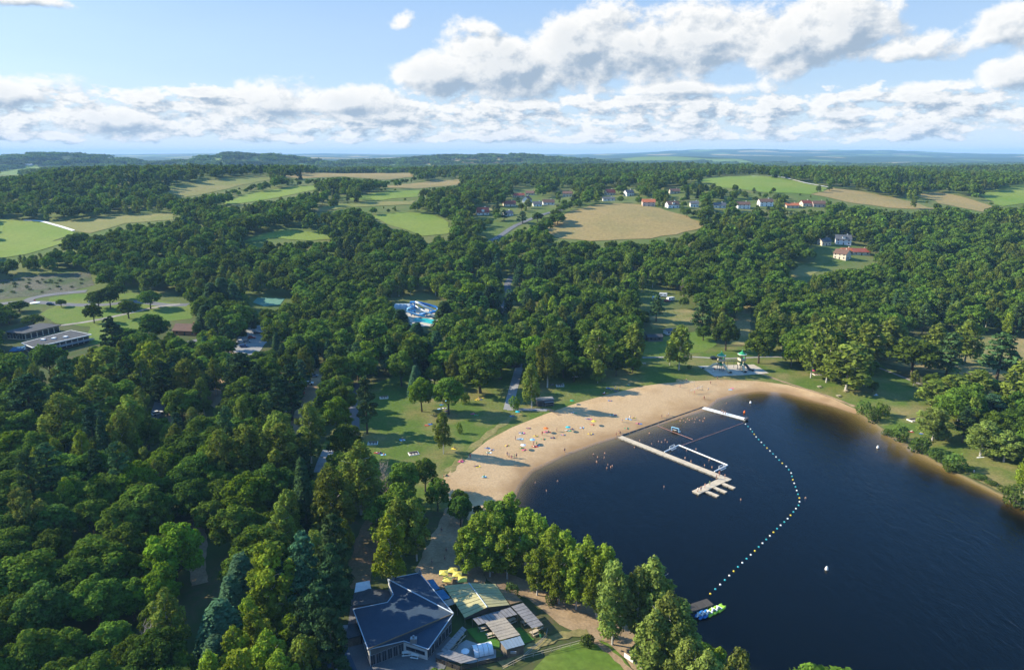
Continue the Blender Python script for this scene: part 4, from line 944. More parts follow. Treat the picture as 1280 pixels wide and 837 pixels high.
def wall_seg(a, b, name='wall', mat=WALLD, n_win=0, z0=.9, z1=2.6, glass=GLASS):
    pa, pb = WP[a], WP[b]; d = Vector((pb.x-pa.x, pb.y-pa.y)); L = d.length; d /= L; nrm = Vector((-d.y, d.x))
    m = MB(); m.add([(pa.x,pa.y,GZ0-.6),(pb.x,pb.y,GZ0-.6),(pb.x,pb.y,pb.z-.32),(pa.x,pa.y,pa.z-.32)] + [(pa.x+nrm.x*.25,pa.y+nrm.y*.25,GZ0-.6),(pb.x+nrm.x*.25,pb.y+nrm.y*.25,GZ0-.6),(pb.x+nrm.x*.25,pb.y+nrm.y*.25,pb.z-.32),(pa.x+nrm.x*.25,pa.y+nrm.y*.25,pa.z-.32)],
                   [(0,1,2,3),(7,6,5,4),(0,4,5,1),(1,5,6,2),(2,6,7,3),(3,7,4,0)])
    w = m.obj(name, mat, lodge)
    out = -1 if (Vector((cen.x, cen.y)) - Vector((pa.x, pa.y))).dot(nrm) > 0 else 1
    off = nrm * (out*.04 if out < 0 else .29)
    for i in range(n_win):
        t0, t1 = (i + .10)/n_win*L, (i + .90)/n_win*L; q0 = Vector((pa.x, pa.y)) + d*t0 + off; q1 = Vector((pa.x, pa.y)) + d*t1 + off
        fz = lambda t, f: GZ0 + z0 + (z1 - z0)*f
        g = MB().add([(q0.x,q0.y,GZ0+z0),(q1.x,q1.y,GZ0+z0),(q1.x,q1.y,GZ0+z1),(q0.x,q0.y,GZ0+z1)], [(0,1,2,3)]).obj('window', glass, lodge)
        f = MB(); c = [Vector((q0.x,q0.y,GZ0+z0)), Vector((q1.x,q1.y,GZ0+z0)), Vector((q1.x,q1.y,GZ0+z1)), Vector((q0.x,q0.y,GZ0+z1))]
        for k in range(4): f.bar(c[k], c[(k+1)%4], .05, 4)
        f.bar((c[0]+c[1])/2, (c[2]+c[3])/2, .04, 4); f.obj('frame', FRAME, g)
wall_seg('F', 'E', n_win=6, z0=.2, z1=2.8); wall_seg('E', 'D', mat=WALLW, n_win=1, z0=1.2, z1=2.2); wall_seg('D', 'C', n_win=7, z0=.5, z1=2.7)
wall_seg('C', 'B', n_win=4); wall_seg('B', 'A', mat=WALLW, n_win=2); wall_seg('A', 'I', mat=WALLW); wall_seg('I', 'H'); wall_seg('H', 'G', n_win=2); wall_seg('G', 'F', mat=WALLW, n_win=3)
for px, py, z, s in ((490,724,5.1,.55),(517,799,4.3,.7),(525,716,3.9,.4)):      # vents and stacks on the roof
    p = P3(px, py, z); MB().box(p.x-s, p.y-s*.7, p.z-1.0, p.x+s, p.y+s*.7, p.z+.5).obj('roof_vent', METAL, lodge)
    MB().bar((p.x, p.y, p.z+.5), (p.x, p.y, p.z+1.1), .22, 8).obj('flue', METAL, lodge)

def flat_block(name, label, pts, z, wall, roof, cat='building', edge=None, over=.3):
    t = empty(name, (0, 0, 0)); tag(t, label, cat); top = [P3(px, py, z) for px, py in pts]; c = sum(top, Vector())/len(top)
    slab_between('roof', top, .25, roof, t)
    ins = [(p.x + (c.x-p.x)*.06, p.y + (c.y-p.y)*.06) for p in top]; MB().prism(ins, GZ0-.6, GZ0+z-.26).obj('wall', wall, t)
    if edge:
        for i in range(len(top)): MB().bar(top[i], top[(i+1) % len(top)], .1, 4).obj('fascia', edge, t)
    return t
fb = flat_block('annex', 'flat dark annex tucked against the back of the lodge', [(440,757.5),(446,741),(461,735),(486,737),(489,745),(483,751)], 2.9, WALLD, FLATROOF)
fb = flat_block('shed', 'small dark shed between the lodge and the grove', [(418,782),(446,778),(452,793),(424,800)], 2.6, TIMBER, FLATROOF)
MB().box(*(P3(430,786,2.6)-Vector((.8,.6,0))), *(P3(430,786,2.6)+Vector((.8,.6,.7)))).obj('cooling_unit', METAL, fb)
fb = flat_block('outbuilding', 'outbuilding with dark blue slate roof below the grove', [(386,806),(431,801.5),(452,850),(384,852)], 3.0, WALLD, SLATE)
MB().bar(P3(388,807,3.05), P3(431,802.5,3.05), .1, 4).obj('fascia', TRIM, fb)

pav = empty('pavilion'); tag(pav, 'yellowish corrugated pavilion roof beside the lodge', 'pavilion')
e1, e2, r1, r2, f1, f2 = P3(554.6,731.3,2.6), P3(581,771.7,2.6), P3(586,728,3.9), P3(609,758.5,3.9), P3(619,729,2.6), P3(637,755.5,2.6)
sheets_between('roof_sheet', e1, e2, r2, r1, 9, CORR, pav); sheets_between('roof_sheet', f1, f2, r2, r1, 9, CORR, pav)
MB().bar(r1 + up, r2 + up, .12, 5).obj('ridge_cap', TRIM, pav)
posts(pav, [e1, e1.lerp(e2, .33), e1.lerp(e2, .66), e2, f1, f1.lerp(f2, .5), f2])
MB().add([e2 - Vector((0,0,.1)), r2 - Vector((0,0,.1)), f2 - Vector((0,0,.1)), f2 - Vector((0,0,.5)), e2 - Vector((0,0,.5))], [(0,4,3,2,1)]).obj('gable_board', DARKWOOD, pav)
def canopy(label, pts, zs, k, mat, name='garden_canopy', roofmat=None):
    t = empty(name); tag(t, label, 'canopy'); q = [P3(px, py, z) for (px, py), z in zip(pts, zs)]
    sheets_between('roof_sheet', *q, k, mat, t); posts(t, q + [q[0].lerp(q[1], .5), q[3].lerp(q[2], .5)]); return t
canopy('brown shingled canopy joined to the side of the yellowish pavilion', [(619.5,730),(638,755),(653,751),(631,728.5)], (2.4,2.4,2.0,2.0), 6, RUST)
canopy('long grey corrugated canopy in front of the yellowish pavilion', [(590.6,772.5),(638,758.5),(646.8,767.3),(597.6,780.4)], (2.6,2.6,2.3,2.3), 10, CORRG)
canopy('grey corrugated canopy over benches beside the sandy yard', [(653.8,752.8),(679.3,780.4),(665.2,784.8),(639,757)], (2.3,2.3,2.6,2.6), 8, CORRG)
canopy('pale tan canopy between two patches of bright turf', [(606.4,777.5),(624.8,799.5),(650.3,792.8),(631,770.8)], (2.3,2.3,2.4,2.4), 7, CORRT)
canopy('narrow grey canopy along the side of the lodge', [(578,782),(551,812),(559,815.5),(583.5,786)], (2.3,2.3,2.0,2.0), 9, CORRG)
canopy('grey canopy at the corner of the garden terrace', [(545,816.5),(576.5,828.5),(597,823),(560,811)], (2.1,2.1,2.4,2.4), 7, CORRG)
sh = empty('garden_shed'); tag(sh, 'timber garden shed with blue-grey sheet roof', 'shed')
q = [P3(*p, z) for p, z in (((624.8,801.2),3.0),((650.3,794.2),3.0),((656,805),2.7),((632.7,811.2),2.7))]
sheets_between('roof_sheet', q[0], q[1], q[2], q[3], 6, material('blue-grey sheet', (0.19,0.25,0.31), .6, .5, (.15,.20,.25)), sh)
cc = sum(q, Vector())/4; MB().prism([(p.x+(cc.x-p.x)*.08, p.y+(cc.y-p.y)*.08) for p in q], GZ0-.4, GZ0+2.6).obj('wall', TIMBER, sh)
w0 = P3(638,814,1.6); MB().box(w0.x, w0.y-.6, w0.z, w0.x+1.3, w0.y-.4, w0.z+.5).obj('hatch', FRAME, sh)

tent = empty('dining_tent'); tag(tent, 'white arched fabric dining tent on the garden terrace', 'tent')
ta, tb = P3(591,818,0), P3(615,813,0); ax = (tb-ta); ln = ax.length; ax.normalize(); sd2 = Vector((-ax.y, ax.x, 0))
for i in range(4):
    m = MB(); k = 9; vs = []
    for s_ in (i/4 + .01, (i+1)/4 - .01):
        for j in range(k+1):
            an = math.pi*j/k; vs.append(ta + ax*ln*s_ + sd2*math.cos(an)*1.7 + Vector((0,0,.5 + math.sin(an)*1.55 + .06*(i % 2))))
    m.add(vs, [(j, j+1, j+k+2, j+k+1) for j in range(k)]); o = m.obj('fabric_bay', WHITEFAB, tent); sm = o.modifiers.new('t', 'SOLIDIFY'); sm.thickness = .05
for s_ in (0, .5, 1):
    for g in (-1, 1): p = ta + ax*ln*s_ + sd2*1.7*g; MB().bar((p.x,p.y,GZ0-.2),(p.x,p.y,GZ0+.6),.06,4).obj('leg', METAL, tent)

def parasol(px, py, s, z, mat, label, group, square=True, cat='parasol'):
    p = P3(px, py, z); t = empty('parasol', (p.x, p.y, GZ0), random.uniform(-.3, .1)); n = 4 if square else 8
    m = MB(); r0 = s*.5*(1.414 if square else 1.0); ring = [(r0*math.cos(2*math.pi*(i+.5)/n), r0*math.sin(2*math.pi*(i+.5)/n), z-.45) for i in range(n)]
    m.add(ring + [(0,0,z)] + [(x,y,q-.16) for x,y,q in ring], [(i,(i+1)%n,n) for i in range(n)] + [((i+1)%n, i, i+n+1, (i+1)%n+n+1) for i in range(n)]); m.obj('canopy', mat, t)
    MB().bar((0,0,-.3),(0,0,z-.05),.05,5).obj('pole', METAL, t); MB().box(-.4,-.4,-.1,.4,.4,.12).obj('base', METAL, t)
    tag(t, label, cat, group); return t
for px, py in ((554.6,713.5),(559,721.5),(571.5,715),(578,721.5),(566,710)): parasol(px, py, 2.35, 2.7, YELFAB, 'square yellow parasol on the terrace behind the pavilion', 'yellow parasols behind the pavilion')
parasol(581.5, 811, 1.9, 2.3, WHITEFAB, 'round white parasol on the garden terrace', None, False)
def awning(label, pts, mat):
    t = empty('awning'); tag(t, label, 'awning'); q = [P3(px, py, 2.5 - .25*(i in (1, 2))) for i, (px, py) in enumerate(pts)]
    slab_between('fabric', q, .05, mat, t); posts(t, q, .05, METAL); return t
awning('blue fabric awning against the lodge roof, farther from its front', [(533.5,724.5),(544,737),(550,735),(541.5,723)], BLUEFAB)
awning('blue fabric awning between the lodge and the pavilion', [(544.5,738),(553.5,749.5),(563,746.5),(554,736)], BLUEFAB)
awning('grey slatted awning below the blue ones', [(554,750.5),(560,757),(571,753),(565,747.5)], CORRT)
awning('crumpled white tarpaulin shelter behind the dark annex', [(443,740),(464,735.5),(462,725),(445,728)], WHITEFAB)
sheet('turf_patch', [tuple(P3(*p, 0))[:2] for p in ((583,787),(600,783.5),(625,803),(624,811),(606,809),(595,801))], TURF, .16, 1.5, 'bright green turf between the terrace and the tan canopy')
sheet('turf_patch', [tuple(P3(*p, 0))[:2] for p in ((643,786),(650,783),(668,799),(655,805))], TURF, .16, 1.5, 'bright green turf behind the garden shed')
sheet('terrace', [tuple(P3(*p, 0))[:2] for p in ((583,800),(600,806),(607,812),(620,812),(620,824),(585,830),(556,826),(562,812))], PAVING, .15, 1.5, 'paved garden terrace')

def picnic_table(px, py, rz, label, group, top=PALEWOOD):
    p = gp(px, py); t = empty('picnic_table', (p.x, p.y, p.z), rz)
    MB().box(-.95,-.38,.70,.95,.38,.76).obj('table_top', top, t)
    for s_ in (-1, 1): MB().box(-.95, s_*.72-.14,.42,.95,s_*.72+.14,.47).obj('bench', top, t)
    for s_ in (-.65, .65): MB().bar((s_,-.75,-.05),(s_,.2,.72),.05,4).bar((s_,.75,-.05),(s_,-.2,.72),.05,4).box(s_-.04,-.75,.36,s_+.04,.75,.42).obj('leg', top, t)
    tag(t, label, 'picnic table', group); return t
for px, py, rz in ((566,808,1.0),(571,801,1.0),(576,795,1.0),(604,785,.4),(613,793,.4),(640,775,.6),(657,777,.6),(668,790,.6),(673,783,.6)):
    picnic_table(px, py+2, rz, 'wooden picnic table under the garden canopies', 'picnic tables in the lodge garden')
for px, py, rz in ((508,818,.1),(519,821,-.2)): picnic_table(px, py, rz, 'white topped bench table by the lodge wall', 'white tables in front of the lodge', WHITE)
pl = gp(677,795); t = empty('planter', tuple(pl)); MB().tube([(0,0,-.1),(0,0,.9)],[.42,.55],10).obj('pot', GREENPOT, t); mesh_obj('foliage', PROTO['shrub',0,0][0], t, (0,0,.6)).scale = (.3,.3,.4); tag(t, 'green planter with shrub at the end of the grey canopy', 'planter')
pl = gp(467,705); t = empty('planter', tuple(pl)); MB().tube([(0,0,-.1),(0,0,.8)],[.4,.5],10).obj('pot', TERRA, t); mesh_obj('foliage', PROTO['shrub',0,1][0], t, (0,0,.5)).scale = (.25,.25,.35); tag(t, 'terracotta planter behind the lodge', 'planter')
def fence(label, pts, hgt, mat, rails=2, step=2.5, board=False, world=None):
    W_ = world or [gp(*p) for p in pts]; t = empty('fence'); tag(t, label, 'fence')
    for a, b in zip(W_, W_[1:]):
        a, b = Vector(a), Vector(b); n = max(1, round((b-a).length/step))
        for i in range(n+1 if (b is W_[-1] or b == Vector(W_[-1])) else n):
            p = a.lerp(b, i/n); MB().bar((p.x,p.y,p.z-.3),(p.x,p.y,p.z+hgt),.07,4).obj('post', mat, t)
        for k in range(rails):
            z = hgt*(k+1)/rails - .08
            if board: MB().add([(a.x,a.y,a.z+z-.3),(b.x,b.y,b.z+z-.3),(b.x,b.y,b.z+z),(a.x,a.y,a.z+z),(a.x+.04,a.y+.06,a.z+z-.3),(b.x+.04,b.y+.06,b.z+z-.3),(b.x+.04,b.y+.06,b.z+z),(a.x+.04,a.y+.06,a.z+z)],
                               [(0,1,2,3),(7,6,5,4),(0,4,5,1),(1,5,6,2),(2,6,7,3),(3,7,4,0)]).obj('board', mat, t)
            else: MB().bar((a.x,a.y,a.z+z),(b.x,b.y,b.z+z),.05,4).obj('rail', mat, t)
    return t
fence('pale wooden rail fence along the bright field', [(628,838),(655,824),(700,812),(725,805),(751,800)], 1.2, PALEWOOD)
fence('dark board fence around the garden terrace', [(545,827),(575,838),(600,831),(634,824)], 1.2, DARKWOOD, 3, 2.0, True)
fence('grey wire fence from the garden shed to the planter', [(655,822),(672,808),(683,797),(684,790)], 1.1, METAL)
for i, (a, b, lb) in enumerate((((780,822),(791,829.5),'white banner board on the path beside the bright field, nearer the fence'), ((797,838),(806,846),'white banner board beyond the other along the sandy path'))):
    A, B = gp(*a), gp(*b); t = empty('banner'); MB().add([A+Vector((0,0,.3)), B+Vector((0,0,.3)), B+Vector((0,0,1.4)), A+Vector((0,0,1.4))] + [A+Vector((.06,.05,.3)), B+Vector((.06,.05,.3)), B+Vector((.06,.05,1.4)), A+Vector((.06,.05,1.4))],
         [(0,1,2,3),(7,6,5,4),(0,4,5,1),(1,5,6,2),(2,6,7,3),(3,7,4,0)]).obj('panel', WHITE, t)
    for p in (A, B): MB().bar((p.x,p.y+.12,p.z-.3),(p.x,p.y+.12,p.z+1.4),.05,4).obj('post', METAL, t)
    tag(t, lb, 'banner')
# ---------------------------------------------------------------- kiosk
RED = material('red paint', (0.45, 0.04, 0.03), 0.5); ORANGE = material('orange plastic', (0.75, 0.16, 0.02), 0.5); BLUE = material('blue plastic', (0.02, 0.17, 0.45), 0.4)
GREEN = material('green plastic', (0.03, 0.30, 0.11), 0.45); LIMEP = material('lime plastic', (0.35, 0.60, 0.04), 0.4); YELLOW = material('yellow plastic', (0.75, 0.55, 0.04), 0.45)
TEAL = material('teal plastic', (0.03, 0.40, 0.45), 0.45); CREAM = material('cream plastic', (0.62, 0.54, 0.36), 0.5); PINK = material('pink cloth', (0.65, 0.10, 0.22), 0.8)
SKY = material('light blue cloth', (0.25, 0.50, 0.68), 0.8); NAVY = material('navy cloth', (0.03, 0.05, 0.14), 0.8); CHAR = material('charcoal cladding', (0.060, 0.060, 0.064), 0.7, .8, (0.09, .088, .085))
def frame_px(px, py, px2, py2):
    a, b = gp(px, py), gp(px2, py2); d = b - a; return a, math.atan2(d.y, d.x), d.length
p, rz, L = frame_px(671.5, 508.5, 692, 507)
k = empty('kiosk', tuple(p), rz); tag(k, 'dark timber snack kiosk with grey flat roof on the lawn', 'kiosk')
MB().box(0,0,-.2,L,3.4,2.9).obj('wall', CHAR, k); MB().box(-.25,-.25,2.9,L+.25,3.65,3.15).obj('roof', CORRG, k)
MB().box(L*.45,-.05,1.0,L*.95,-.01,2.2).obj('serving_hatch', GLASS, k); MB().box(L*.42,-1.6,2.3,L*.98,-.02,2.38).obj('awning', METAL, k); MB().box(L*.12,-.04,0,L*.28,-.005,2.1).obj('door', DARKWOOD, k)
for x in (.44, .96): MB().bar((L*x,-1.5,-.2),(L*x,-1.5,2.32),.04,4).obj('awning_post', METAL, k)
for a, b in ((.05,.35),(.36,.68),(.69,.95)): MB().box(L*a,.4,3.15,L*b,3.0,3.2).obj('roof_panel', CORRT, k)
MB().box(L*.5,-.45,.95,L*.92,-.06,1.02).obj('counter', PALEWOOD, k)
# ---------------------------------------------------------------- playground
def play_tower(px, py, label, slide_dirs, hgt, roofcol):
    p = gp(px, py); t = empty('play_tower', tuple(p), .25); t.scale = (1.22, 1.22, 1.25); tag(t, label, 'play tower', None)
    for x in (-1.0, 1.0):
        for y in (-1.0, 1.0): MB().bar((x,y,-.3),(x,y,hgt),.12,6).obj('post', DARKWOOD, t)
    for z in (2.0, 3.9): MB().box(-1.15,-1.15,z,1.15,1.15,z+.15).obj('platform', PALEWOOD, t)
    for x0, y0, x1, y1, mt in ((-1.15,-1.22,1.15,-1.15,PALEWOOD),(-1.22,-1.15,-1.15,1.15,CREAM),(1.15,-1.15,1.22,1.15,GREEN),(-1.15,1.15,1.15,1.22,PALEWOOD)):
        MB().box(x0,y0,4.05,x1,y1,5.0).obj('guard_panel', mt, t); MB().box(x0,y0,2.15,x1,y1,3.0).obj('guard_panel', GREEN if mt is PALEWOOD else PALEWOOD, t)
    m = MB(); n = 8; m.add([(1.7*math.cos(2*math.pi*i/n), 1.7*math.sin(2*math.pi*i/n), hgt-.15) for i in range(n)] + [(0,0,hgt+1.2)], [(i,(i+1)%n,n) for i in range(n)] + [tuple(range(n))[::-1]]); m.obj('roof', roofcol, t)
    m = MB(); m.tube([(1.72*math.cos(2*math.pi*i/16), 1.72*math.sin(2*math.pi*i/16), hgt-.18) for i in range(17)], .14, 5); m.obj('roof_rim', WHITE, t)
    MB().blob((0,0,hgt+1.35),.28,.28,.32).obj('finial', GREEN, t)
    for an, z0, ln, mt in slide_dirs:
        c, s = math.cos(an), math.sin(an); pts = [(c*(1.1+ln*q), s*(1.1+ln*q), z0*(1-q)**1.05 + .35 + .25*math.sin(q*6.3)) for q in np.linspace(0, 1, 9)]
        MB().tube(pts, .5, 8).obj('tube_slide', mt, t, smooth=True); e = pts[-1]; MB().blob((e[0]+c*.5,e[1]+s*.5,.3),.7,.7,.3).obj('slide_mouth', BLACK, t)
    m = MB()
    for q in range(6): m.bar((-.6,-1.3-.25*(5-q)*.5,.3+q*.33),(.6,-1.3-.25*(5-q)*.5,.3+q*.33),.05,4)
    m.obj('ladder', METAL, t); return t
play_tower(900.5, 462, 'play tower with green cone roof and long cream tube slides', [(2.7,2.3,5.4,CREAM),(-1.2,2.2,3.6,CREAM)], 6.4, GREEN)
play_tower(926, 461.5, 'play tower with green cone roof and short dark slide', [(-.7,2.2,3.2,CHAR),(-1.7,2.0,2.6,CREAM)], 6.8, GREEN)
a, b = gp(901, 460), gp(925, 459.5); t = empty('rope_bridge', tuple(a), math.atan2(b.y-a.y, b.x-a.x)); L = (b-a).length; tag(t, 'high rope bridge linking the two play towers', 'rope bridge')
MB().box(1.3,-.45,3.7,L-1.3,.45,3.8).obj('walkway', DARKWOOD, t)
for s_ in (-.45,.45):
    MB().bar((1.2,s_,4.8),(L-1.2,s_,4.8),.05,4).obj('hand_rope', METAL, t)
    for i in range(8): x = 1.5+(L-3)*i/7; MB().bar((x,s_,3.75),(x,s_,4.8),.025,4).obj('net_rope', METAL, t)
for i in (1,2): MB().bar((L*i/3,0,-.3),(L*i/3,0,3.75),.1,5).obj('support_post', DARKWOOD, t)
def springer(px, py, mat, label):
    p = gp(px, py); t = empty('spring_rider', tuple(p)); MB().bar((0,0,-.1),(0,0,.5),.12,6).obj('spring', METAL, t); MB().blob((0,0,.75),.55,.2,.3).obj('seat', mat, t); MB().bar((.3,0,.9),(.35,0,1.25),.05,4).obj('handle', METAL, t); tag(t, label, 'spring rider')
springer(891,465,WHITE,'white spring rider at the edge of the playground'); springer(893.5,462.5,RED,'red spring rider beside the long slide'); springer(932,465,BLUE,'blue spring rider below the second play tower')

# ---------------------------------------------------------------- jetties and swimming area
def W0(px, py, z=.35): x, y = at_z(px, py, z); return Vector((x, y, z))
def pontoon(name, label, a, b, width, mod, mat, extra=None, z=.42):
    t = empty(name, (a.x, a.y, 0), math.atan2(b.y-a.y, b.x-a.x)); L = (b-a).length; n = max(1, round(L/mod)); tag(t, label, 'jetty')
    deck = None
    for i in range(n):
        x0, x1 = L*i/n + .03, L*(i+1)/n - .03; MB().box(x0,-width/2,z-.14,x1,width/2,z+.008*(i % 2)).obj('deck_module', mat, t)
        MB().box(x0+.15,-width/2+.15,-.25,x1-.15,width/2-.15,z-.14).obj('float', METAL, t)
    return t, L
j1, L1 = pontoon('jetty', 'long pale floating jetty running from the beach to a branching end', W0(775,545.5), W0(912,600), 2.6, 3.2, PALEWOOD)
for i in range(0, 26):
    x = L1*(i+.5)/26; MB().box(x-.12,-1.42,.25,x+.12,-1.3,.5).obj('cleat', METAL, j1)
j2, L2 = pontoon('jetty', 'short white floating jetty at the back of the swimming area', W0(879,509.5), W0(933,524), 2.6, 2.6, WHITE)
for i in range(9): x = L2*(i+.7)/10; MB().box(x-.35,-.3,.43,x+.35,.3,.46).obj('vent_plate', METAL, j2)
MB().box(L2-.6,-1.3,.43,L2+.4,1.3,.95).obj('end_block', CHAR, j2)
j3, L3 = pontoon('jetty', 'cross platform at the end of the long jetty', W0(904.5,599), W0(869,615.5), 2.8, 2.8, PALEWOOD)
for f, lb in ((.18,'short finger jetty nearest the corner of the cross platform'),(.48,'finger jetty in the middle of the cross platform'),(.76,'finger jetty near the end of the cross platform')):
    a = W0(904.5,599).lerp(W0(869,615.5), f); d = (W0(912,600)-W0(775,545.5)).normalized(); pontoon('jetty', lb, a + d*1.6, a + d*6.2, 1.5, 2.3, PALEWOOD)
t = empty('boom'); tag(t, 'dark floating boom closing the swimming area along the beach', 'boom'); a, b = W0(777,544,.1), W0(879,508.5,.1)
for i in range(12): MB().bar(a.lerp(b, i/12+.004), a.lerp(b, (i+1)/12-.004), .28, 6).obj('boom_section', CHAR, t)
def lane_rope(label, A, B, mat, n):
    a, b = W0(*A, .03), W0(*B, .03); t = empty('lane_rope'); tag(t, label, 'lane rope'); MB().bar(a, b, .05, 4).obj('rope', WHITE, t)
    for i in range(n): MB().bar(a.lerp(b, (i+.1)/n), a.lerp(b, (i+.9)/n), .15, 6).obj('float', mat, t)
DULL = material('faded red float', (0.26, 0.13, 0.11), .7)
lane_rope('long faded red lane rope across the swimming area', (852,556.5), (930,528), DULL, 30)
lane_rope('short faded red lane rope beside the blue goal', (822,532), (866,549), DULL, 16)
fr = empty('water_pitch'); tag(fr, 'white floating frame of the water ball pitch with two goals', 'water pitch')
C4 = [W0(830.5,564.5,.12), W0(848.5,556,.12), W0(909.5,581,.12), W0(893,589,.12)]
for i in range(3): MB().bar(C4[i], C4[i+1], .24, 6).obj('frame_tube', WHITE, fr)
def goal(parent, a, b, mat):
    d = (b-a).normalized(); nn = Vector((-d.y, d.x, 0)); m = a.lerp(b, .5); g0, g1 = m - d*1.5, m + d*1.5; u = Vector((0,0,1.25))
    o = MB().bar(g0, g0+u, .09, 5).bar(g1, g1+u, .09, 5).bar(g0+u, g1+u, .09, 5).bar(g0+nn*1.0, g1+nn*1.0, .12, 5).bar(g0+u, g0+nn, .06, 4).bar(g1+u, g1+nn, .06, 4).obj('goal_frame', mat, parent)
    m2 = MB(); [m2.bar((g0+u).lerp(g1+u, i/7), (g0+nn).lerp(g1+nn, i/7), .02, 3) for i in range(8)]; [m2.bar((g0+u).lerp(g0+nn, i/4), (g1+u).lerp(g1+nn, i/4), .02, 3) for i in range(1, 4)]; m2.obj('net', WHITE, o)
goal(fr, C4[1], C4[0], WHITE); goal(fr, C4[2], C4[3], WHITE)
g = empty('floating_goal'); tag(g, 'blue inflatable floating goal in the swimming area', 'goal'); a, b = W0(839.5,537.5,.1), W0(848.5,540,.1); d = (b-a).normalized(); nn = Vector((-d.y,d.x,0))*1.2; u = Vector((0,0,1.5))
MB().bar(a, a+u, .2, 6).bar(b, b+u, .2, 6).bar(a+u, b+u, .2, 6).obj('goal_frame', SKY, g); MB().bar(a, a+nn, .18, 6).bar(b, b+nn, .18, 6).bar(a+nn, b+nn, .18, 6).obj('float_ring', WHITE, g); MB().add([a+u, b+u, b+nn, a+nn], [(0,1,2,3)]).obj('net', BLUE, g)
# buoy line
BL = [(932,530),(938,536),(946,547),(953,554),(960,561),(967,568),(974,575),(979,580),(983,583),(986,587),(989,591),(991,599),(994,607),(997,616),(999.5,623),(999.5,630),(995.5,635),(990,642),(983,650),(974,658),(960,672),(942,690),(922,709),(903,728),(888,742)]
B3 = [W0(*p, 0.0) for p in BL]; cum = [0]
for a, b in zip(B3, B3[1:]): cum.append(cum[-1] + (b-a).length)
NB = 50; bm_b = {}
for nm, mt in (('white', WHITE), ('teal', TEAL), ('yellow', YELLOW)):
    m = MB(); m.blob((0,0,.10),.29,.29,.25,8,6); bm_b[nm] = (m.mesh('float_ball', mt, True), MB().bar((0,0,.30),(0,0,.42),.06,5).mesh('lifting_eye', METAL))
for i in range(NB):
    s = cum[-1]*i/(NB-1); j = max(q for q in range(len(cum)) if cum[q] <= s + 1e-6); j = min(j, len(B3)-2); p = B3[j].lerp(B3[j+1], (s-cum[j])/(cum[j+1]-cum[j]))
    nm = ('white', 'teal', 'white', 'teal', 'yellow')[i % 5]; o = empty('buoy', (p.x, p.y, 0)); mesh_obj('float_ball', bm_b[nm][0], o); mesh_obj('lifting_eye', bm_b[nm][1], o)
    tag(o, f'{nm} buoy on the line curving from the short jetty to the pedal boats', 'buoy', f'{nm} buoys of the swimming line')
def marker(px, py, mat, label):
    p = W0(px, py, 0); o = empty('marker_buoy', (p.x,p.y,0)); MB().tube([(0,0,-.2),(0,0,.5),(0,0,1.2)],[.45,.45,.12],8).obj('cone', mat, o); MB().bar((0,0,-.1),(0,0,.15),.55,10).obj('collar', BLACK, o); tag(o, label, 'marker buoy')
marker(930.5,516,ORANGE,'orange marker buoy beyond the short white jetty'); marker(938,504,WHITE,'white marker buoy with dark collar near the back beach'); marker(1097,560,WHITE,'white marker buoy off the bushy bank'); marker(1033,712,WHITE,'white marker buoy alone on the open lake')
# pedal boats and their dock
a, b = W0(862,760), W0(888,751.5); pontoon('jetty', 'small dark landing stage for the pedal boats', a, b, 2.6, 2.0, DARKWOOD)
def pedalo(px, py, mat, label, group, rz):
    p = W0(px, py, 0); t = empty('pedal_boat', (p.x, p.y, 0), rz)
    for s_ in (-.55,.55): MB().tube([(-1.7,s_,.25),(-1.4,s_,.15),(1.2,s_,.15),(1.7,s_,.4)],[.2,.33,.33,.12],8).obj('hull', mat, t, smooth=True)
    MB().box(-1.3,-.75,.42,1.1,.75,.55).obj('deck', mat, t)
    for s_ in (-.38,.38): MB().box(-.7,s_-.3,.55,-.1,s_+.3,.68).add([(-.72,s_-.3,.55),(-.72,s_+.3,.55),(-.95,s_+.3,1.15),(-.95,s_-.3,1.15),(-.62,s_-.3,.6),(-.62,s_+.3,.6),(-.85,s_+.3,1.17),(-.85,s_-.3,1.17)],[(0,1,2,3),(7,6,5,4),(0,4,5,1),(1,5,6,2),(2,6,7,3),(3,7,4,0)]).obj('seat', WHITE, t)
    MB().tube([(-.9,0,.55),(-1.2,0,1.3),(-1.75,0,.5)],[.28,.25,.2],6).obj('slide', WHITE, t); MB().bar((.5,0,.55),(.4,0,.95),.05,4).obj('steering_lever', METAL, t)
    tag(t, label, 'pedal boat', group)
for i, (px, py) in enumerate(((876,769),(882,767.5))): pedalo(px, py, BLUE, 'blue pedal boat moored at the landing stage', 'blue pedal boats', .75)
for i, (px, py) in enumerate(((888,766),(894,763),(900,760.5))): pedalo(px, py, LIMEP, 'lime green pedal boat moored at the landing stage', 'lime pedal boats', .75)

# ---------------------------------------------------------------- people
SKIN = material('skin', (0.42, 0.24, 0.16), 0.7); HAIR = material('dark hair', (0.05, 0.035, 0.025), 0.8)
def human_mesh(name, joints, edges, rads, mats, split):
    me = bpy.data.meshes.new(name + '_bones'); me.from_pydata(joints, edges, []); o = bpy.data.objects.new(name + '_bones', me); COL.objects.link(o)
    md = o.modifiers.new('skin', 'SKIN'); md.use_smooth_shade = True
    for i, r in enumerate(rads): o.data.skin_vertices[0].data[i].radius = (r, r)
    o.data.skin_vertices[0].data[0].use_root = True
    dg = bpy.context.evaluated_depsgraph_get(); m = bpy.data.meshes.new_from_object(o.evaluated_get(dg)); m.name = name
    bpy.data.objects.remove(o); m.materials.clear()
    for q in mats: m.materials.append(q)
    for p in m.polygons: p.material_index = split(p.center)
    m.update(); return m
BONE_E = [(0,1),(1,2),(2,3),(3,4),(2,5),(5,6),(6,7),(2,8),(8,9),(9,10),(0,11),(11,12),(12,13),(0,14),(14,15),(15,16),(13,17),(16,18)]
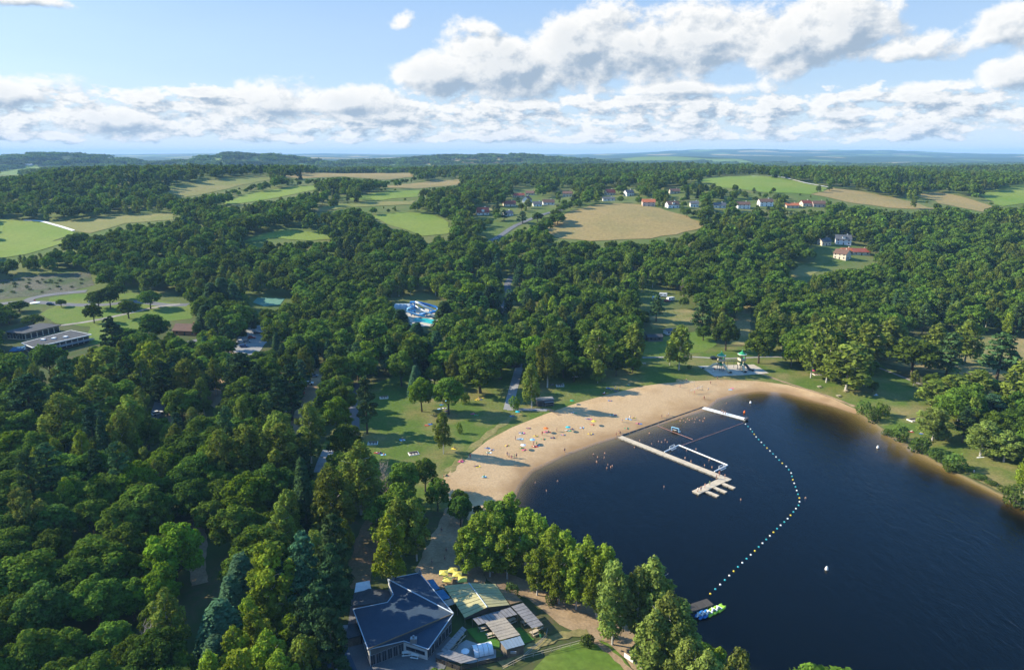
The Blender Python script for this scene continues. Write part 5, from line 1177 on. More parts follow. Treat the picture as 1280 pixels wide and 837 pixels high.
BONE_R = [.15,.14,.13,.06,.115,.06,.05,.04,.06,.05,.04,.09,.065,.045,.09,.065,.045,.04,.04]
STAND = [(0,0,.95),(0,0,1.2),(0,0,1.42),(0,0,1.52),(0,0,1.66),(.20,0,1.40),(.27,.02,1.13),(.28,-.06,.88),(-.20,0,1.40),(-.27,.02,1.13),(-.28,-.06,.88),(.11,0,.86),(.12,-.02,.48),(.13,.02,.06),(-.11,0,.86),(-.13,.06,.48),(-.15,.1,.06),(.13,-.14,.04),(-.15,-.06,.04)]
SIT = [(0,0,.14),(0,.05,.38),(0,.08,.60),(0,.08,.70),(0,.06,.84),(.2,.08,.58),(.26,.2,.36),(.24,.3,.1),(-.2,.08,.58),(-.26,.2,.36),(-.24,.3,.1),(.11,-.08,.14),(.14,-.40,.42),(.14,-.68,.06),(-.11,-.08,.14),(-.14,-.44,.38),(-.15,-.74,.06),(.14,-.82,.05),(-.15,-.88,.05)]
LIE = [(0,0,.14),(0,.25,.15),(0,.48,.16),(0,.58,.16),(0,.74,.17),(.2,.46,.13),(.34,.28,.07),(.3,.05,.07),(-.2,.46,.13),(-.34,.5,.07),(-.3,.75,.07),(.11,-.1,.13),(.13,-.48,.12),(.13,-.88,.07),(-.11,-.1,.13),(-.15,-.45,.2),(-.15,-.85,.07),(.15,-.96,.1),(-.17,-.95,.1)]
def variants(nm, J, axis):
    out = {}
    for cl, mt in (('dark', NAVY), ('red', RED), ('blue', BLUE), ('white', WHITE), ('pink', PINK), ('green', GREEN)):
        if nm == 'stand': f = lambda c: (2 if c.z > 1.62 and c.y > -.05 else 1 if (.72 < c.z < 1.02 and abs(c.x) < .22) or (1.08 < c.z < 1.46 and abs(c.x) < .19 and cl in ('white', 'red', 'green')) else 0)
        elif nm == 'sit': f = lambda c: (2 if c.z > .84 else 1 if (c.z < .3 and -.25 < c.y < .2 and abs(c.x) < .22) or (cl in ('white', 'green') and .25 < c.z < .62 and abs(c.x) < .2) else 0)
        else: f = lambda c: (2 if c.y > .76 else 1 if -.2 < c.y < .1 and abs(c.x) < .22 else 0)
        out[cl] = human_mesh('person_body', J, BONE_E, BONE_R, [SKIN, mt, HAIR], f)
    return out
BODY = {'stand': variants('stand', STAND, 2), 'sit': variants('sit', SIT, 2), 'lie': variants('lie', LIE, 1)}
PW = {'stand': 'standing', 'sit': 'sitting', 'lie': 'lying'}
def person(px, py, pose, cl, where, rz=None, at=None, sink=0.0):
    p = at or gp(px, py, .10); o = mesh_obj('person', BODY[pose][cl], None, (p.x, p.y, p.z - sink), random.uniform(0, 6.28) if rz is None else rz)
    s = random.uniform(.9, 1.06); o.scale = (s, s, s); tag(o, f'person in {cl} swimwear {PW[pose]} {where}', 'person', f'people {PW[pose]} {where}'); return o
TOWC = {'blue': BLUE, 'light blue': SKY, 'pink': PINK, 'white': WHITEFAB, 'yellow': YELLOW, 'red': RED, 'dark blue': NAVY, 'green': GREEN}
TOWM = {}
def towel(px, py, col, where, rz=None):
    if col not in TOWM:
        m = MB(); nx, ny = 5, 4; vs = [((i/(nx-1)-.5)*1.9, (j/(ny-1)-.5)*1.1, .03 + .03*math.sin(i*2.3+j*1.7)) for j in range(ny) for i in range(nx)]
        m.add(vs, [(j*nx+i, j*nx+i+1, (j+1)*nx+i+1, (j+1)*nx+i) for j in range(ny-1) for i in range(nx-1)]); TOWM[col] = m.mesh('beach_towel', TOWC[col])
    p = gp(px, py, .10); o = mesh_obj('beach_towel', TOWM[col], None, tuple(p), random.uniform(-.6, .6) if rz is None else rz)
    tag(o, f'{col} towel spread {where}', 'towel', f'towels spread {where}'); return o
SANDW, LAWNW = 'on the sand of the beach', 'on the lawn behind the beach'
CLS = ['dark', 'red', 'blue', 'white', 'pink', 'green']; TWS = list(TOWC)
def z3(x, y): return 540 + x*.2151, 460 + y*.2151          # spots read off the beach
for i, (x, y) in enumerate(((485,408),(640,383),(437,500),(447,510),(462,520),(478,515),(490,512),(222,515),(770,480),(322,500),(590,440),(608,440),(725,360),(1070,385),(1105,305),(1150,290))):
    person(*z3(x, y+8), 'stand', CLS[i*7 % 6 if i != 8 else 0], SANDW)
for i, (x, y) in enumerate(((515,375),(520,380),(560,350),(505,410),(600,395),(645,412),(660,370),(675,372),(760,388),(785,362),(810,355),(870,347),(915,382),(520,465),(535,475),(590,455),(320,465),(345,475),(255,570),(300,632),(435,450),(320,490),(165,545),(930,328),(905,295),(1045,272),(1060,272),(1135,295),(1170,290),(1130,350),(1195,322),(80,625),(1035,190),(820,260),(700,405),(612,448))):
    q = z3(x, y); towel(q[0], q[1], TWS[i*3 % 8], SANDW)
    person(q[0] + .4, q[1] + .3, ('lie', 'sit', 'lie')[i % 3], CLS[i*5 % 6], SANDW)
    if i % 3 == 0: towel(q[0] + 2.6, q[1] + .6, TWS[(i*5+2) % 8], SANDW)
for x, y in ((850,484),(868,492),(888,480),(872,487),(858,477),(885,488)): person(x, y, 'stand', CLS[int(x) % 6], 'playing near the volleyball nets behind the swimming area')
person(896.6,474.5,'stand','dark','by the edge of the playground lawn'); towel(912.5,487,'light blue','at the back end of the beach'); towel(915,485.5,'pink','at the back end of the beach')
for x, y, c in ((775,543,'dark'),(773.5,541,'dark'),(833.5,521,'blue'),(835.5,519.5,'white'),(827,522,'dark'),(880,499,'red')): person(x, y, 'stand', c, 'where the swimming area meets the beach')
# parasols on the sand and lawn
def beach_parasol(px, py, mat, label):
    p = gp(px, py); t = empty('parasol', tuple(p)); n = 8; m = MB(); rg = [(1.1*math.cos(2*math.pi*i/n), 1.1*math.sin(2*math.pi*i/n), 1.75) for i in range(n)]
    m.add(rg + [(0,0,2.2)], [(i,(i+1)%n,n) for i in range(n)]); o = m.obj('canopy', mat, t); o.modifiers.new('t', 'SOLIDIFY').thickness = .03; MB().bar((0,0,-.2),(0,0,2.2),.03,5).obj('pole', METAL, t); tag(t, label, 'parasol')
for x, y, mt, lb in ((662,372,ORANGE,'orange parasol stuck in the sand'),(583,438,SKY,'light blue parasol stuck in the sand'),(530,470,WHITEFAB,'white parasol stuck in the sand'),(790,365,TEAL,'teal parasol stuck in the sand'),(940,330,YELLOW,'yellow parasol stuck in the sand')): beach_parasol(*z3(x, y), mt, lb)
for px, py, mt, lb in ((647,519,TEAL,'teal parasol on the grass under the small tree'),(1016,467,PINK,'pink parasol under the bright oak'),(558,505,SKY,'light blue parasol in the shade of the lawn oak'),(715,505,GREEN,'green parasol beside the kiosk')): beach_parasol(px, py, mt, lb)
# volleyball nets
for (a, b), lb in ((((845,480),(868,483)),'volleyball net at the top of the sand'),(((862,493),(884,486)),'volleyball net nearer the water')):
    A, B = gp(*a), gp(*b); t = empty('volleyball_net', tuple(A), math.atan2(B.y-A.y,B.x-A.x)); L = min((B-A).length, 9.5)
    for x in (0, L): MB().bar((x,0,-.3),(x,0,2.5),.05,5).obj('post', METAL, t)
    m = MB(); [m.bar((0,0,1.5+.25*i),(L,0,1.5+.25*i),.015,3) for i in range(5)]; [m.bar((L*i/16,0,1.5),(L*i/16,0,2.5),.012,3) for i in range(17)]; m.obj('net', WHITE, t); tag(t, lb, 'volleyball net')
# swimmers
HEADM = human_mesh('person_body', STAND, BONE_E, BONE_R, [SKIN, NAVY, HAIR], lambda c: 2 if c.z > 1.68 else 1 if .7 < c.z < 1.0 and abs(c.x) < .22 else 0)
def swimmer(px, py, where, deep=1.36):
    x, y = at_z(px, py, .2); o = mesh_obj('person', HEADM, None, (x, y, -deep), random.uniform(0, 6.28)); tag(o, f'person standing chest deep in the water {where}', 'person', f'bathers {where}')
def z4(x, y): return 740 + x*.2344, 480 + y*.2344
for x, y in ((8,372),(30,385),(68,365),(25,412),(65,390),(85,425),(80,445),(108,432),(100,440)): swimmer(*z4(x, y), 'off the beach', random.uniform(1.1, 1.4))
for x, y in ((455,185),(470,195),(490,192),(500,200),(520,190),(535,182),(550,185),(560,175),(592,195),(600,180),(545,200),(480,180),(510,183),(575,190)): swimmer(*z4(x, y), 'at the back of the swimming area', random.uniform(1.1, 1.4))
for x, y in ((355,302),(372,306),(402,305),(318,315),(306,260),(255,298),(390,296)): swimmer(*z4(x, y), 'between the long jetty and the lane ropes', random.uniform(1.1, 1.4))
for x, y in ((505,350),(497,390),(528,408),(555,345),(600,430),(625,403),(640,440)): swimmer(*z4(x, y), 'inside the water ball pitch', random.uniform(1.15, 1.4))
for px, py, lb in ((1007,621,'beside the bend of the buoy line'),(926,623,'near the finger jetties'),(830,607,'alone in front of the cross platform'),(908,503,'near the orange marker buoy'),(669,602,'in the brown shallows'),(683,612,'farther out from the brown shallows'),(793,558,'along the long jetty'),(697,600,'in the dark water off the beach')): swimmer(px, py, lb)
for i, (px, py) in enumerate(((895.5,597),(887,604.5),(881,608),(872,613),(876,611.5),(899,593),(906,596))): 
    p = W0(px, py+1.2, .43); person(0, 0, 'stand', CLS[i*5 % 6], 'on the cross platform of the jetty', at=p)
for px, py in ((904,517),(902,516),(906.5,518)): person(0, 0, 'stand', 'dark', 'on the short white jetty', at=W0(px, py, .43))
# lawn visitors
def z6(x, y): return 300 + x*.2867, 460 + y*.2867
for i, (x, y) in enumerate(((880,160),(890,175),(900,188),(870,178),(1040,135),(1030,205),(1015,200),(815,250),(830,245),(710,315),(610,372),(625,378),(932,352),(895,470),(965,405),(595,370),(705,312))):
    q = z6(x, y); towel(*q, TWS[i*3 % 8], LAWNW); person(q[0]+.5, q[1]-.4, ('sit', 'lie')[i % 2], CLS[i*5 % 6], LAWNW)
for px, py in ((596,500),(600,499),(604,497),(690,481),(703,481),(760,485),(785,482),(755,492),(770,489),(640,520),(1043,470),(1095,494),(1139,540),(1152,542),(1170,539)):
    towel(px, py, TWS[int(px*7) % 8], 'on grass near the trees around the beach'); person(px+.5, py-.3, ('lie', 'sit')[int(px) % 2], CLS[int(px*3) % 6], 'on grass near the trees around the beach')
for px, py in ((1217,592),(1244,571),(773,489),(769,486),(827,450),(846,452),(853,450),(558,690),(556,700),(540,705),(552,665)): person(px, py, 'stand', CLS[int(px*3) % 6], {1: 'on the grassy bank across the lake', 0: 'on the paths round the beach'}[int(px > 1000)] if px > 600 else 'on the dusty walkway by the lodge')
def sun_deck(px, py, rz, label):
    p = gp(px, py); t = empty('sun_deck', tuple(p), rz); MB().box(-1.9,-1.5,-.1,1.9,1.5,.22).obj('frame', WHITE, t)
    for i in range(6): MB().box(-1.7+i*.575,-1.35,.22,-1.7+i*.575+.5,1.35,.30).obj('slat', TIMBER if i % 2 else PALEWOOD, t)
    MB().box(-1.6,.3,.30,1.6,.75,.75).obj('bench', TIMBER, t); tag(t, label, 'sun deck')
sun_deck(480,497,.2,'white edged wooden sun deck in the upper shade of the lawn'); sun_deck(517,567,.35,'white edged wooden sun deck at the sunny foot of the lawn'); sun_deck(466,554,.1,'small white edged sun deck beside the asphalt path')
sun_deck(1141,525,.3,'brown sun deck behind the shore bushes'); sun_deck(1021,468,.1,'sun deck under the tall birch by the playground'); sun_deck(700,482,0,'white edged sun deck above the kiosk'); sun_deck(720,470,0,'sun deck in the shade above the beach')
for px, py, lb in ((1024,484,'pale picnic table on the lawn behind the narrow beach'),(1057,489.5,'picnic table under the tall white-trunked birch'),(1048,495.5,'white picnic table beside the worn dirt path'),(765,487,'picnic table at the upper edge of the beach'),(805,455,'picnic table beside the gravel path')): picnic_table(px, py, .3, lb, None, PALEWOOD if '489' else WHITE)
t = empty('paddle_board', tuple(gp(1226,571.5)), .1); MB().tube([(-1.7,0,.12),(-1.2,0,.1),(1.2,0,.1),(1.7,0,.14)],[.1,.38,.38,.08],8).obj('hull', WHITE, t).scale = (1,1,.4); MB().box(-.4,-.25,.145,.6,.25,.17).obj('deck_pad', SKY, t); tag(t, 'white paddle board lying on the grass across the lake', 'paddle board')
# ---------------------------------------------------------------- houses
TILE = {'red': material('red roof tiles', (0.30, 0.075, 0.045), .85, .5, (.22,.06,.04), fine=(3,.2)), 'brown': material('brown roof tiles', (0.155, 0.085, 0.060), .85, .5, (.12,.07,.05), fine=(3,.2)),
        'orange': material('orange roof tiles', (0.46, 0.14, 0.055), .85, .5, (.36,.11,.05), fine=(3,.2)), 'grey': material('grey roof slates', (0.10, 0.105, 0.115), .8, .5, (.075,.08,.09), fine=(3,.2))}
CREAMW = material('cream render', (0.60, 0.53, 0.42), .9, .4, (.52,.46,.37)); BRICK = material('orange brick wall', (0.40, 0.17, 0.075), .9, 1.2, (.32,.13,.06)); PINKW = material('pinkish render', (0.58,0.44,0.38), .9, .4, (.5,.38,.33))
def house(px, py, w, d, eave, rise, rz, wall, roof, label, dormer=False, name='house', wins=3, at=None):
    p = at or gp(px, py); z = p.z
    t = empty(name, (p.x, p.y, z), rz); tag(t, label, 'house')
    m = MB(); m.prism([(-w/2,0),(w/2,0),(w/2,d),(-w/2,d)], -2.5, eave)
    m.add([(-w/2,0,eave),(-w/2,d,eave),(-w/2,d/2,eave+rise)], [(2,1,0)]).add([(w/2,0,eave),(w/2,d,eave),(w/2,d/2,eave+rise)], [(0,1,2)]); m.obj('wall', wall, t)
    ov = .55; sl = rise/(d/2); th = .22
    for s in (0, 1):
        y0, y1 = (-ov, d/2) if s == 0 else (d+ov, d/2); z0 = eave - ov*sl; top = [Vector((-w/2-ov,y0,z0+th)), Vector((w/2+ov,y0,z0+th)), Vector((w/2+ov,y1,eave+rise+th)), Vector((-w/2-ov,y1,eave+rise+th))]
        r_ = slab_between('roof_slope', top, th, roof, t)
    MB().box(w*.22,d*.52,eave+rise*.5,w*.22+.8,d*.52+.7,eave+rise+1.1).obj('chimney', wall, t)
    floors = 2 if eave > 4.2 else 1
    for f in range(floors):
        for i in range(wins):
            x = -w/2 + w*(i+.5)/wins; z0 = .9 + 2.6*f
            if f == 0 and i == wins//2: MB().box(x-.5,-.06,0,x+.5,.02,2.1).obj('door', DARKWOOD, t)
            else: wn_ = MB().box(x-.55,-.05,z0,x+.55,.02,z0+1.25).obj('window', GLASS, t); MB().box(x-.65,-.09,z0-.1,x+.65,.03,z0-.02).obj('sill', WHITE, wn_)
    for s in (-1, 1): MB().box(s*w/2-.04, d*.35, .9, s*w/2+.04, d*.55, 2.1).obj('window', GLASS, t)
    if dormer:
        MB().box(-1.4,.2,eave-.1,1.4,d*.35,eave+rise*.62).obj('dormer', wall, t); MB().box(-1.7,-.1,eave+rise*.62,1.7,d*.4,eave+rise*.62+.2).obj('dormer_roof', roof, t)
    return t
V = 'in the village'
H_LIST = [(604,269,12,9,3.2,5.0,.25,WHITE,'red','white house with steep red roof and dormer beside the dry paddock',True),
 (638,258,12,9,3.2,3,.3,CREAMW,'red','low red roofed house above the steep roofed one',False),(649,247,13,8,3,2.6,.2,CREAMW,'red','long red roofed house at the wood edge',False),(662,244,10,8,3,2.6,-.2,CREAMW,'brown','small brown roofed house behind the white gable',False),
 (663,253,10,9,3.5,4.2,1.2,WHITE,'brown','white house showing its steep gable to the field',False),(672,258,9,8,3,2.4,.1,WHITE,'grey','low white house with slate roof by the road bend',False),(686,256,12,8,3,3,.1,WHITE,'brown','white bungalow with brown roof beside the road',False),
 (709,246,11,8,4.4,2.8,-.2,CREAMW,'brown','cream house with brown hipped-looking roof above the road',False),(636,270,10,8,3,2.4,.5,WHITE,'grey','white bungalow half hidden below the village',False),(764,244,11,9,3.6,4.0,.3,CREAMW,'red','red-brown roofed house above the stubble field',False),
 (761,251,13,7,2.6,1.8,0,WHITE,'grey','low white outbuilding at the top of the stubble field',False),(788,245,10,9,4.4,3.2,.4,WHITE,'grey','grey slate roofed house behind the stubble field',False),(811,258,13,9,5.0,3.0,-.05,PINKW,'orange','two storey pinkish house with pale orange roof',False),
 (844,242,11,8,3.2,2.8,.1,CREAMW,'brown','brown roofed house among trees above the gravel drive',False),(842,260,12,9,4.0,3.4,.2,WHITE,'brown','white house with dark gable at the end of the drive',True),(868,259,8,8,4.2,2.6,-.1,WHITE,'grey','narrow white house at the corner of the stubble field',False),
 (900,260,12,8,3.4,2.4,0,WHITE,'grey','white house with dark slate roof, first in the hillside row',False),(930,261,12.5,9,4.8,2.8,0,WHITE,'brown','white two storey house with red-brown roof in the hillside row',False),(958,258,14,9,5.4,3.0,.05,WHITE,'brown','tallest white house of the hillside row',False),
 (991,260,13,8,3.0,2.4,0,CREAMW,'orange','low house with bright orange roof in the hillside row',False),(1009,258,10,8,3.8,3.0,.2,CREAMW,'red','red roofed house next to the bright orange roof',False),(1024,259,12,8,4.0,3.0,-.1,PINKW,'brown','brown roofed house at the end of the hillside row',False),
 (1054,306,12,9,5.2,3.6,-.3,WHITE,'grey','white villa with dark slate roof in the wooded valley',True),(1033,307,9,7,4.0,3.0,.3,CREAMW,'grey','dark roofed house beside the white valley villa',False),(1049,324,10,9,5.0,3.2,-.9,CREAMW,'brown','cream gabled house below the white villa',False),
 (1060,318,9,7,3.2,2.2,.1,CREAMW,'orange','small house with orange roof between the valley houses',False),(1077,319,13,8,3.0,2.6,-.1,CREAMW,'red','long red-brown roofed house at the end of the valley lane',False),(1129,315,10,7,3.2,2.4,.1,CREAMW,'grey','grey roof showing alone among the valley trees',False)]
for px, py, w, d, ev, ri, rz, wall, roof, lb, dm in H_LIST: house(px, py, w*1.12, d, ev, ri, rz, wall, TILE[roof], lb, dm)
house(231, 419, 15, 9, 3.0, 3.0, -.12, BRICK, TILE['brown'], 'orange brick house with brown roof by the forest road')
for px, py, w, lb in ((70,225,48,'long white greenhouse at the foot of the far left hill'),(35,207,30,'white farm shed on the far hillside')):
    p = gp(px, py); t = empty('farm_shed', tuple(p)); MB().box(-w/2,0,-1,w/2,14,4).obj('wall', WALLW, t); slab_between('roof_slope',[Vector((-w/2-.5,-.5,4)),Vector((w/2+.5,-.5,4)),Vector((w/2+.5,7,7)),Vector((-w/2-.5,7,7))],.2,WHITE,t); slab_between('roof_slope',[Vector((-w/2-.5,14.5,4)),Vector((w/2+.5,14.5,4)),Vector((w/2+.5,7,7)),Vector((-w/2-.5,7,7))],.2,WHITE,t); tag(t, lb, 'shed')

# ---------------------------------------------------------------- the flat-roofed centre
def at_h(px, py, z): x, y = hit(px, py, z); return Vector((x, y, 0))
def flat_centre(name, label, pts, z, over=1.2, fascia=WHITE, windows=8, roofmat=FLATROOF):
    q = [at_h(px, py, z) for px, py in pts]; g = min(hh(p.x, p.y) for p in q); t = empty(name); tag(t, label, 'building')
    top = [Vector((p.x, p.y, g + z)) for p in q]; slab_between('roof', top, .5, roofmat, t); c = sum(top, Vector())/4; ins = [p.lerp(c, .08) for p in top]
    MB().prism([(p.x, p.y) for p in ins], g - 2, g + z - .5).obj('wall', CREAMW, t)
    for i in range(4): MB().bar(top[i] - Vector((0,0,.2)), top[(i+1)%4] - Vector((0,0,.2)), .3, 4).obj('fascia', fascia, t)
    for (a, b, n) in ((0, 1, windows), (1, 2, windows), (3, 0, 3)):
        A, B = ins[a], ins[b]; d = (B - A); d.z = 0; nn = Vector((d.y, -d.x, 0)).normalized()
        if nn.dot(A - c) < 0: nn = -nn
        for i in range(n):
            s0, s1 = A.lerp(B, (i+.08)/n) + nn*.06, A.lerp(B, (i+.92)/n) + nn*.06; m = MB(); m.add([(s0.x,s0.y,g+.5),(s1.x,s1.y,g+.5),(s1.x,s1.y,g+z-.9),(s0.x,s0.y,g+z-.9)], [(0,1,2,3)]); m.obj('window', GLASS, t)
    return t, g, top
t, g, top = flat_centre('flat_roofed_centre', 'long flat-roofed centre with white edge and glazed front', [(27,428),(41,434),(114,416.5),(88,411)], 5.0, windows=9)
for u in (.3, .45, .62): p = top[0].lerp(top[2], u); MB().box(p.x-1,p.y-1,p.z,p.x+1,p.y+1,p.z+.7).obj('skylight', WHITE, t)
A, B = top[1], top[2]; nn = Vector((B.y-A.y, -(B.x-A.x), 0)).normalized(); slab_between('balcony', [A - Vector((0,0,2.4)), B - Vector((0,0,2.4)), B + nn*3 - Vector((0,0,2.4)), A + nn*3 - Vector((0,0,2.4))], .25, CORRG, t)
MB().bar(A + nn*3 - Vector((0,0,1.4)), B + nn*3 - Vector((0,0,1.4)), .08, 4).obj('railing', METAL, t)
flat_centre('flat_roofed_wing', 'older flat-roofed wing behind the glazed centre', [(5,414.5),(30,416.5),(76,404.5),(50,402)], 4.5, fascia=CHAR, windows=6)
t = empty('solar_array'); tag(t, 'row of blue panels beside the flat-roofed centre', 'solar panel')
for i in range(6): p = gp(19+i*4.6, 439-i*.6); slab_between('panel', [Vector((p.x-2.2,p.y-2,p.z+.6)), Vector((p.x+2.2,p.y-2,p.z+.6)), Vector((p.x+2.2,p.y+2,p.z+2.0)), Vector((p.x-2.2,p.y+2,p.z+2.0))], .1, BLUEFAB, t); MB().bar((p.x,p.y,p.z-.3),(p.x,p.y,p.z+1.2),.1,4).obj('post', METAL, t)
# ---------------------------------------------------------------- water park
POOL = material('pool water', (0.03, 0.42, 0.40), .12, spec=.5); DECK = material('pool deck', (0.50,0.44,0.35), .9, .5, (.44,.39,.31))
sheet('pool_deck', pxpoly([(498,392),(512,384),(552,388),(552,407),(515,409),(499,402)]), DECK, .2, 4.0, 'cream paved deck around the pool')
o = sheet('swimming_pool', pxpoly([(516,401),(520,397),(545,400),(542,405.5)]), POOL, .3, 4.0, 'turquoise swimming pool beside the blue slides')
p = gp(507, 386); t = empty('pool_dome', tuple(p)); m = MB(); k = 10
for i in range(7):
    vs = []
    for s in (i*2.1+.05, i*2.1+2.0): vs += [(-7.3+s, 5*math.cos(math.pi*j/k), 3.6*math.sin(math.pi*j/k)+.02) for j in range(k+1)]
    o = MB().add(vs, [(j+1, j, j+k+1, j+k+2) for j in range(k)]).obj('vault_panel', material('translucent panel', (.36,.42,.45), .3, .5, (.30,.36,.40)) if i == 0 else MATS['translucent panel'], t); o.modifiers.new('t', 'SOLIDIFY').thickness = .08
tag(t, 'pale arched pool hall beside the blue slides', 'pool hall')
p = gp(531, 394); t = empty('water_slide', tuple(p), 0); tag(t, 'blue water slide tower with blue and white flumes', 'water slide')
for x in (-9,-6.5):
    for y in (-1.5,1.5): MB().bar((x,y,-.5),(x,y,9.5),.25,5).obj('tower_post', BLUE, t)
for z in (3,6,9): MB().box(-9.6,-2,z,-5.9,2,z+.3).obj('tower_floor', BLUE, t)
m = MB(); [m.bar((-9,-1.6,z),(-6.5,-1.6,z+3),.14,4).bar((-6.5,-1.6,z),(-9,-1.6,z+3),.14,4) for z in (0,3,6)]; m.obj('bracing', BLUE, t)
def flume(pts, mat, r=.75): MB().tube(pts, r, 8).obj('flume', mat, t, smooth=True)
flume([(-6,-1,9.4),(-3,-1.5,8.2),(0,-2.5,6.8),(4,-3,5.2),(8,-3.2,3.2),(10,-3,1.6)], WHITE); flume([(-6,0,9.0),(-2,1.5,8.0),(3,2,6.6),(8,1,5.4),(9.5,-1.5,4.4),(7,-4,3.4),(2,-4.5,2.4),(-3,-4,1.4)], BLUE, .85)
flume([(-6,1,6.2),(-3,-2,5.4),(0,-5,4.2),(4,-6,2.8),(7,-6,1.0)], WHITE, .6); flume([(-8,-2,6),(-11,-3,5),(-11,-5,4),(-8,-6,3),(-4,-6.5,1.8),(1,-7,.9)], SKY, .7)
for x, y, hgt in ((0,-2.5,6.2),(4,-3,4.6),(8,1,4.8),(3,2,6),(8,-3.2,2.6),(2,-4.5,1.8)): MB().bar((x,y,-.5),(x,y,hgt),.2,5).obj('support_post', BLUE, t)
# ---------------------------------------------------------------- vehicles
def car_parts():
    b = MB(); b.add([(-2.1,-.85,.35),(2.1,-.85,.35),(2.1,.85,.35),(-2.1,.85,.35),(-2.1,-.85,.85),(-1.9,-.85,.95),(1.0,-.85,.95),(2.1,-.8,.75),(-2.1,.85,.85),(-1.9,.85,.95),(1.0,.85,.95),(2.1,.8,.75)],
               [(3,2,1,0),(0,1,7,6,5,4),(8,9,10,11,2,3),(0,4,8,3),(1,2,11,7),(4,5,9,8),(5,6,10,9),(6,7,11,10)])
    c = MB(); c.add([(-1.9,-.8,.95),(1.0,-.8,.95),(1.0,.8,.95),(-1.9,.8,.95),(-1.55,-.65,1.45),(.25,-.65,1.45),(.25,.65,1.45),(-1.55,.65,1.45)], [(0,1,5,4),(1,2,6,5),(2,3,7,6),(3,0,4,7)])
    r = MB(); r.box(-1.6,-.68,1.44,.3,.68,1.50); w = MB(); w.bar((0,-.12,0),(0,.12,0),.33,10); l = MB(); l.box(-.03,-.2,-.08,.03,.2,.08)
    return b, c, r, w, l
CB, CC, CR, CW, CL = car_parts(); PAINT = {}
for nm, cl in (('white', (.75,.75,.74)), ('grey', (.30,.31,.33)), ('dark', (.03,.033,.04)), ('red', (.40,.03,.025)), ('blue', (.04,.10,.26)), ('yellow', (.70,.48,.04))):
    mt = material(nm + ' car paint', cl, .25, spec=.6); PAINT[nm] = (CB.mesh('body', mt), CR.mesh('roof', mt))
CCM, CWM, CLM = CC.mesh('windows', GLASS), CW.mesh('wheel', BLACK), CL.mesh('headlight', WHITE)
def car(px, py, col, rz, label, s=1.0, group=None):
    p = gp(px, py, .14); t = empty('parked_car', tuple(p), rz); t.scale = (s, s, s); mesh_obj('body', PAINT[col][0], t); mesh_obj('roof', PAINT[col][1], t); mesh_obj('windows', CCM, t)
    for x in (-1.3, 1.35):
        for y in (-.8, .8): mesh_obj('wheel', CWM, t, (x, y, .33))
    for y in (-.55, .55): mesh_obj('headlight', CLM, t, (2.1, y, .62))
    tag(t, label, 'car', group)
for px, py, col, rz, lb in ((386,480.5,'white',.1,'white car across the dusty car park lane'),(392,471,'grey',.2,'grey car at the top of the car park lane'),(375,493,'red',.3,'red car in the pine shade of the car park'),(371,499,'dark',.3,'dark car beside the red one in pine shade'),
    (352,517,'white',.4,'white car half hidden among birches below the car park'),(115,378.5,'white',0,'white car on the road by the meadow'),(63,381,'dark',.1,'dark car leaving the roundabout'),(284,504,'dark',0,'dark car in the dusty bay under the cedar'),
    (197,518,'white',.9,'white car on the grey forest road'),(302,428,'white',.2,'white car in the pale car park'),(309,428,'grey',.2,'grey car in the pale car park'),(305,434,'blue',.2,'blue car in the pale car park'),(315,423,'red',.2,'red car in the pale car park'),(322,417,'dark',.2,'dark car in the pale car park'),
    (546,408.5,'dark',.2,'dark car beside the pool deck'),(576,428,'white',.4,'white car on the grass below the cypresses'),(572,415,'yellow',.1,'yellow car under the cypresses'),(834,377,'red',.1,'red car among the caravans'),(893,449,'dark',0,'dark car behind the playground'),
    (645,459,'dark',.1,'dark car at the head of the paved path'),(266,416,'white',.1,'white car beside the brick house'),(272,414,'grey',.1,'grey car beside the brick house'),(620,299,'white',.3,'white car on the village road'),(634,386,'grey',1.2,'grey car on the camp road')): car(px, py, col, rz, lb, 1.1)
def caravan(px, py, rz, label):
    p = gp(px, py, .12); t = empty('caravan', tuple(p), rz); MB().prism([(-2.8,-1.1),(2.8,-1.1),(2.8,1.1),(-2.8,1.1)], .5, 2.6).obj('body', WHITE, t); MB().box(-2.6,-1.0,2.6,2.6,1.0,2.75).obj('roof', WALLW, t)
    for x in (-1.6, 1.2): MB().box(x-.6,-1.13,1.4,x+.6,-1.09,2.0).obj('window', GLASS, t)
    for y in (-1.05, 1.05): mesh_obj('wheel', CWM, t, (0, y, .33))
    MB().bar((2.8,0,.5),(3.9,0,.45),.06,4).obj('drawbar', METAL, t); tag(t, label, 'caravan')
for px, py, rz, lb in ((820,375,.2,'white caravan beside the dry clearing, end of the row'),(829,371,-.3,'white caravan behind the others'),(838,376,.5,'white caravan next to the red car'),(728,348,.1,'white caravan alone in the camp wood')): caravan(px, py, rz, lb)
def cabin(px, py, w, d, rz, wall, roof, label):
    p = gp(px, py); t = empty('camp_cabin', tuple(p), rz); tag(t, label, 'cabin'); MB().box(-w/2,0,-.5,w/2,d,2.5).obj('wall', wall, t)
    slab_between('roof_slope',[Vector((-w/2-.4,-.4,2.45)),Vector((w/2+.4,-.4,2.45)),Vector((w/2+.4,d/2,3.6)),Vector((-w/2-.4,d/2,3.6))],.12,roof,t); slab_between('roof_slope',[Vector((-w/2-.4,d+.4,2.45)),Vector((w/2+.4,d+.4,2.45)),Vector((w/2+.4,d/2,3.6)),Vector((-w/2-.4,d/2,3.6))],.12,roof,t)
    for x in (-w*.28, w*.28): MB().box(x-.6,-.05,.9,x+.6,.02,1.9).obj('window', GLASS, t)
    MB().box(-.45,-.05,0,.45,.02,2.0).obj('door', DARKWOOD, t); MB().box(-w/2,-1.8,-.5,w/2,-.02,.15).obj('porch', TIMBER, t)
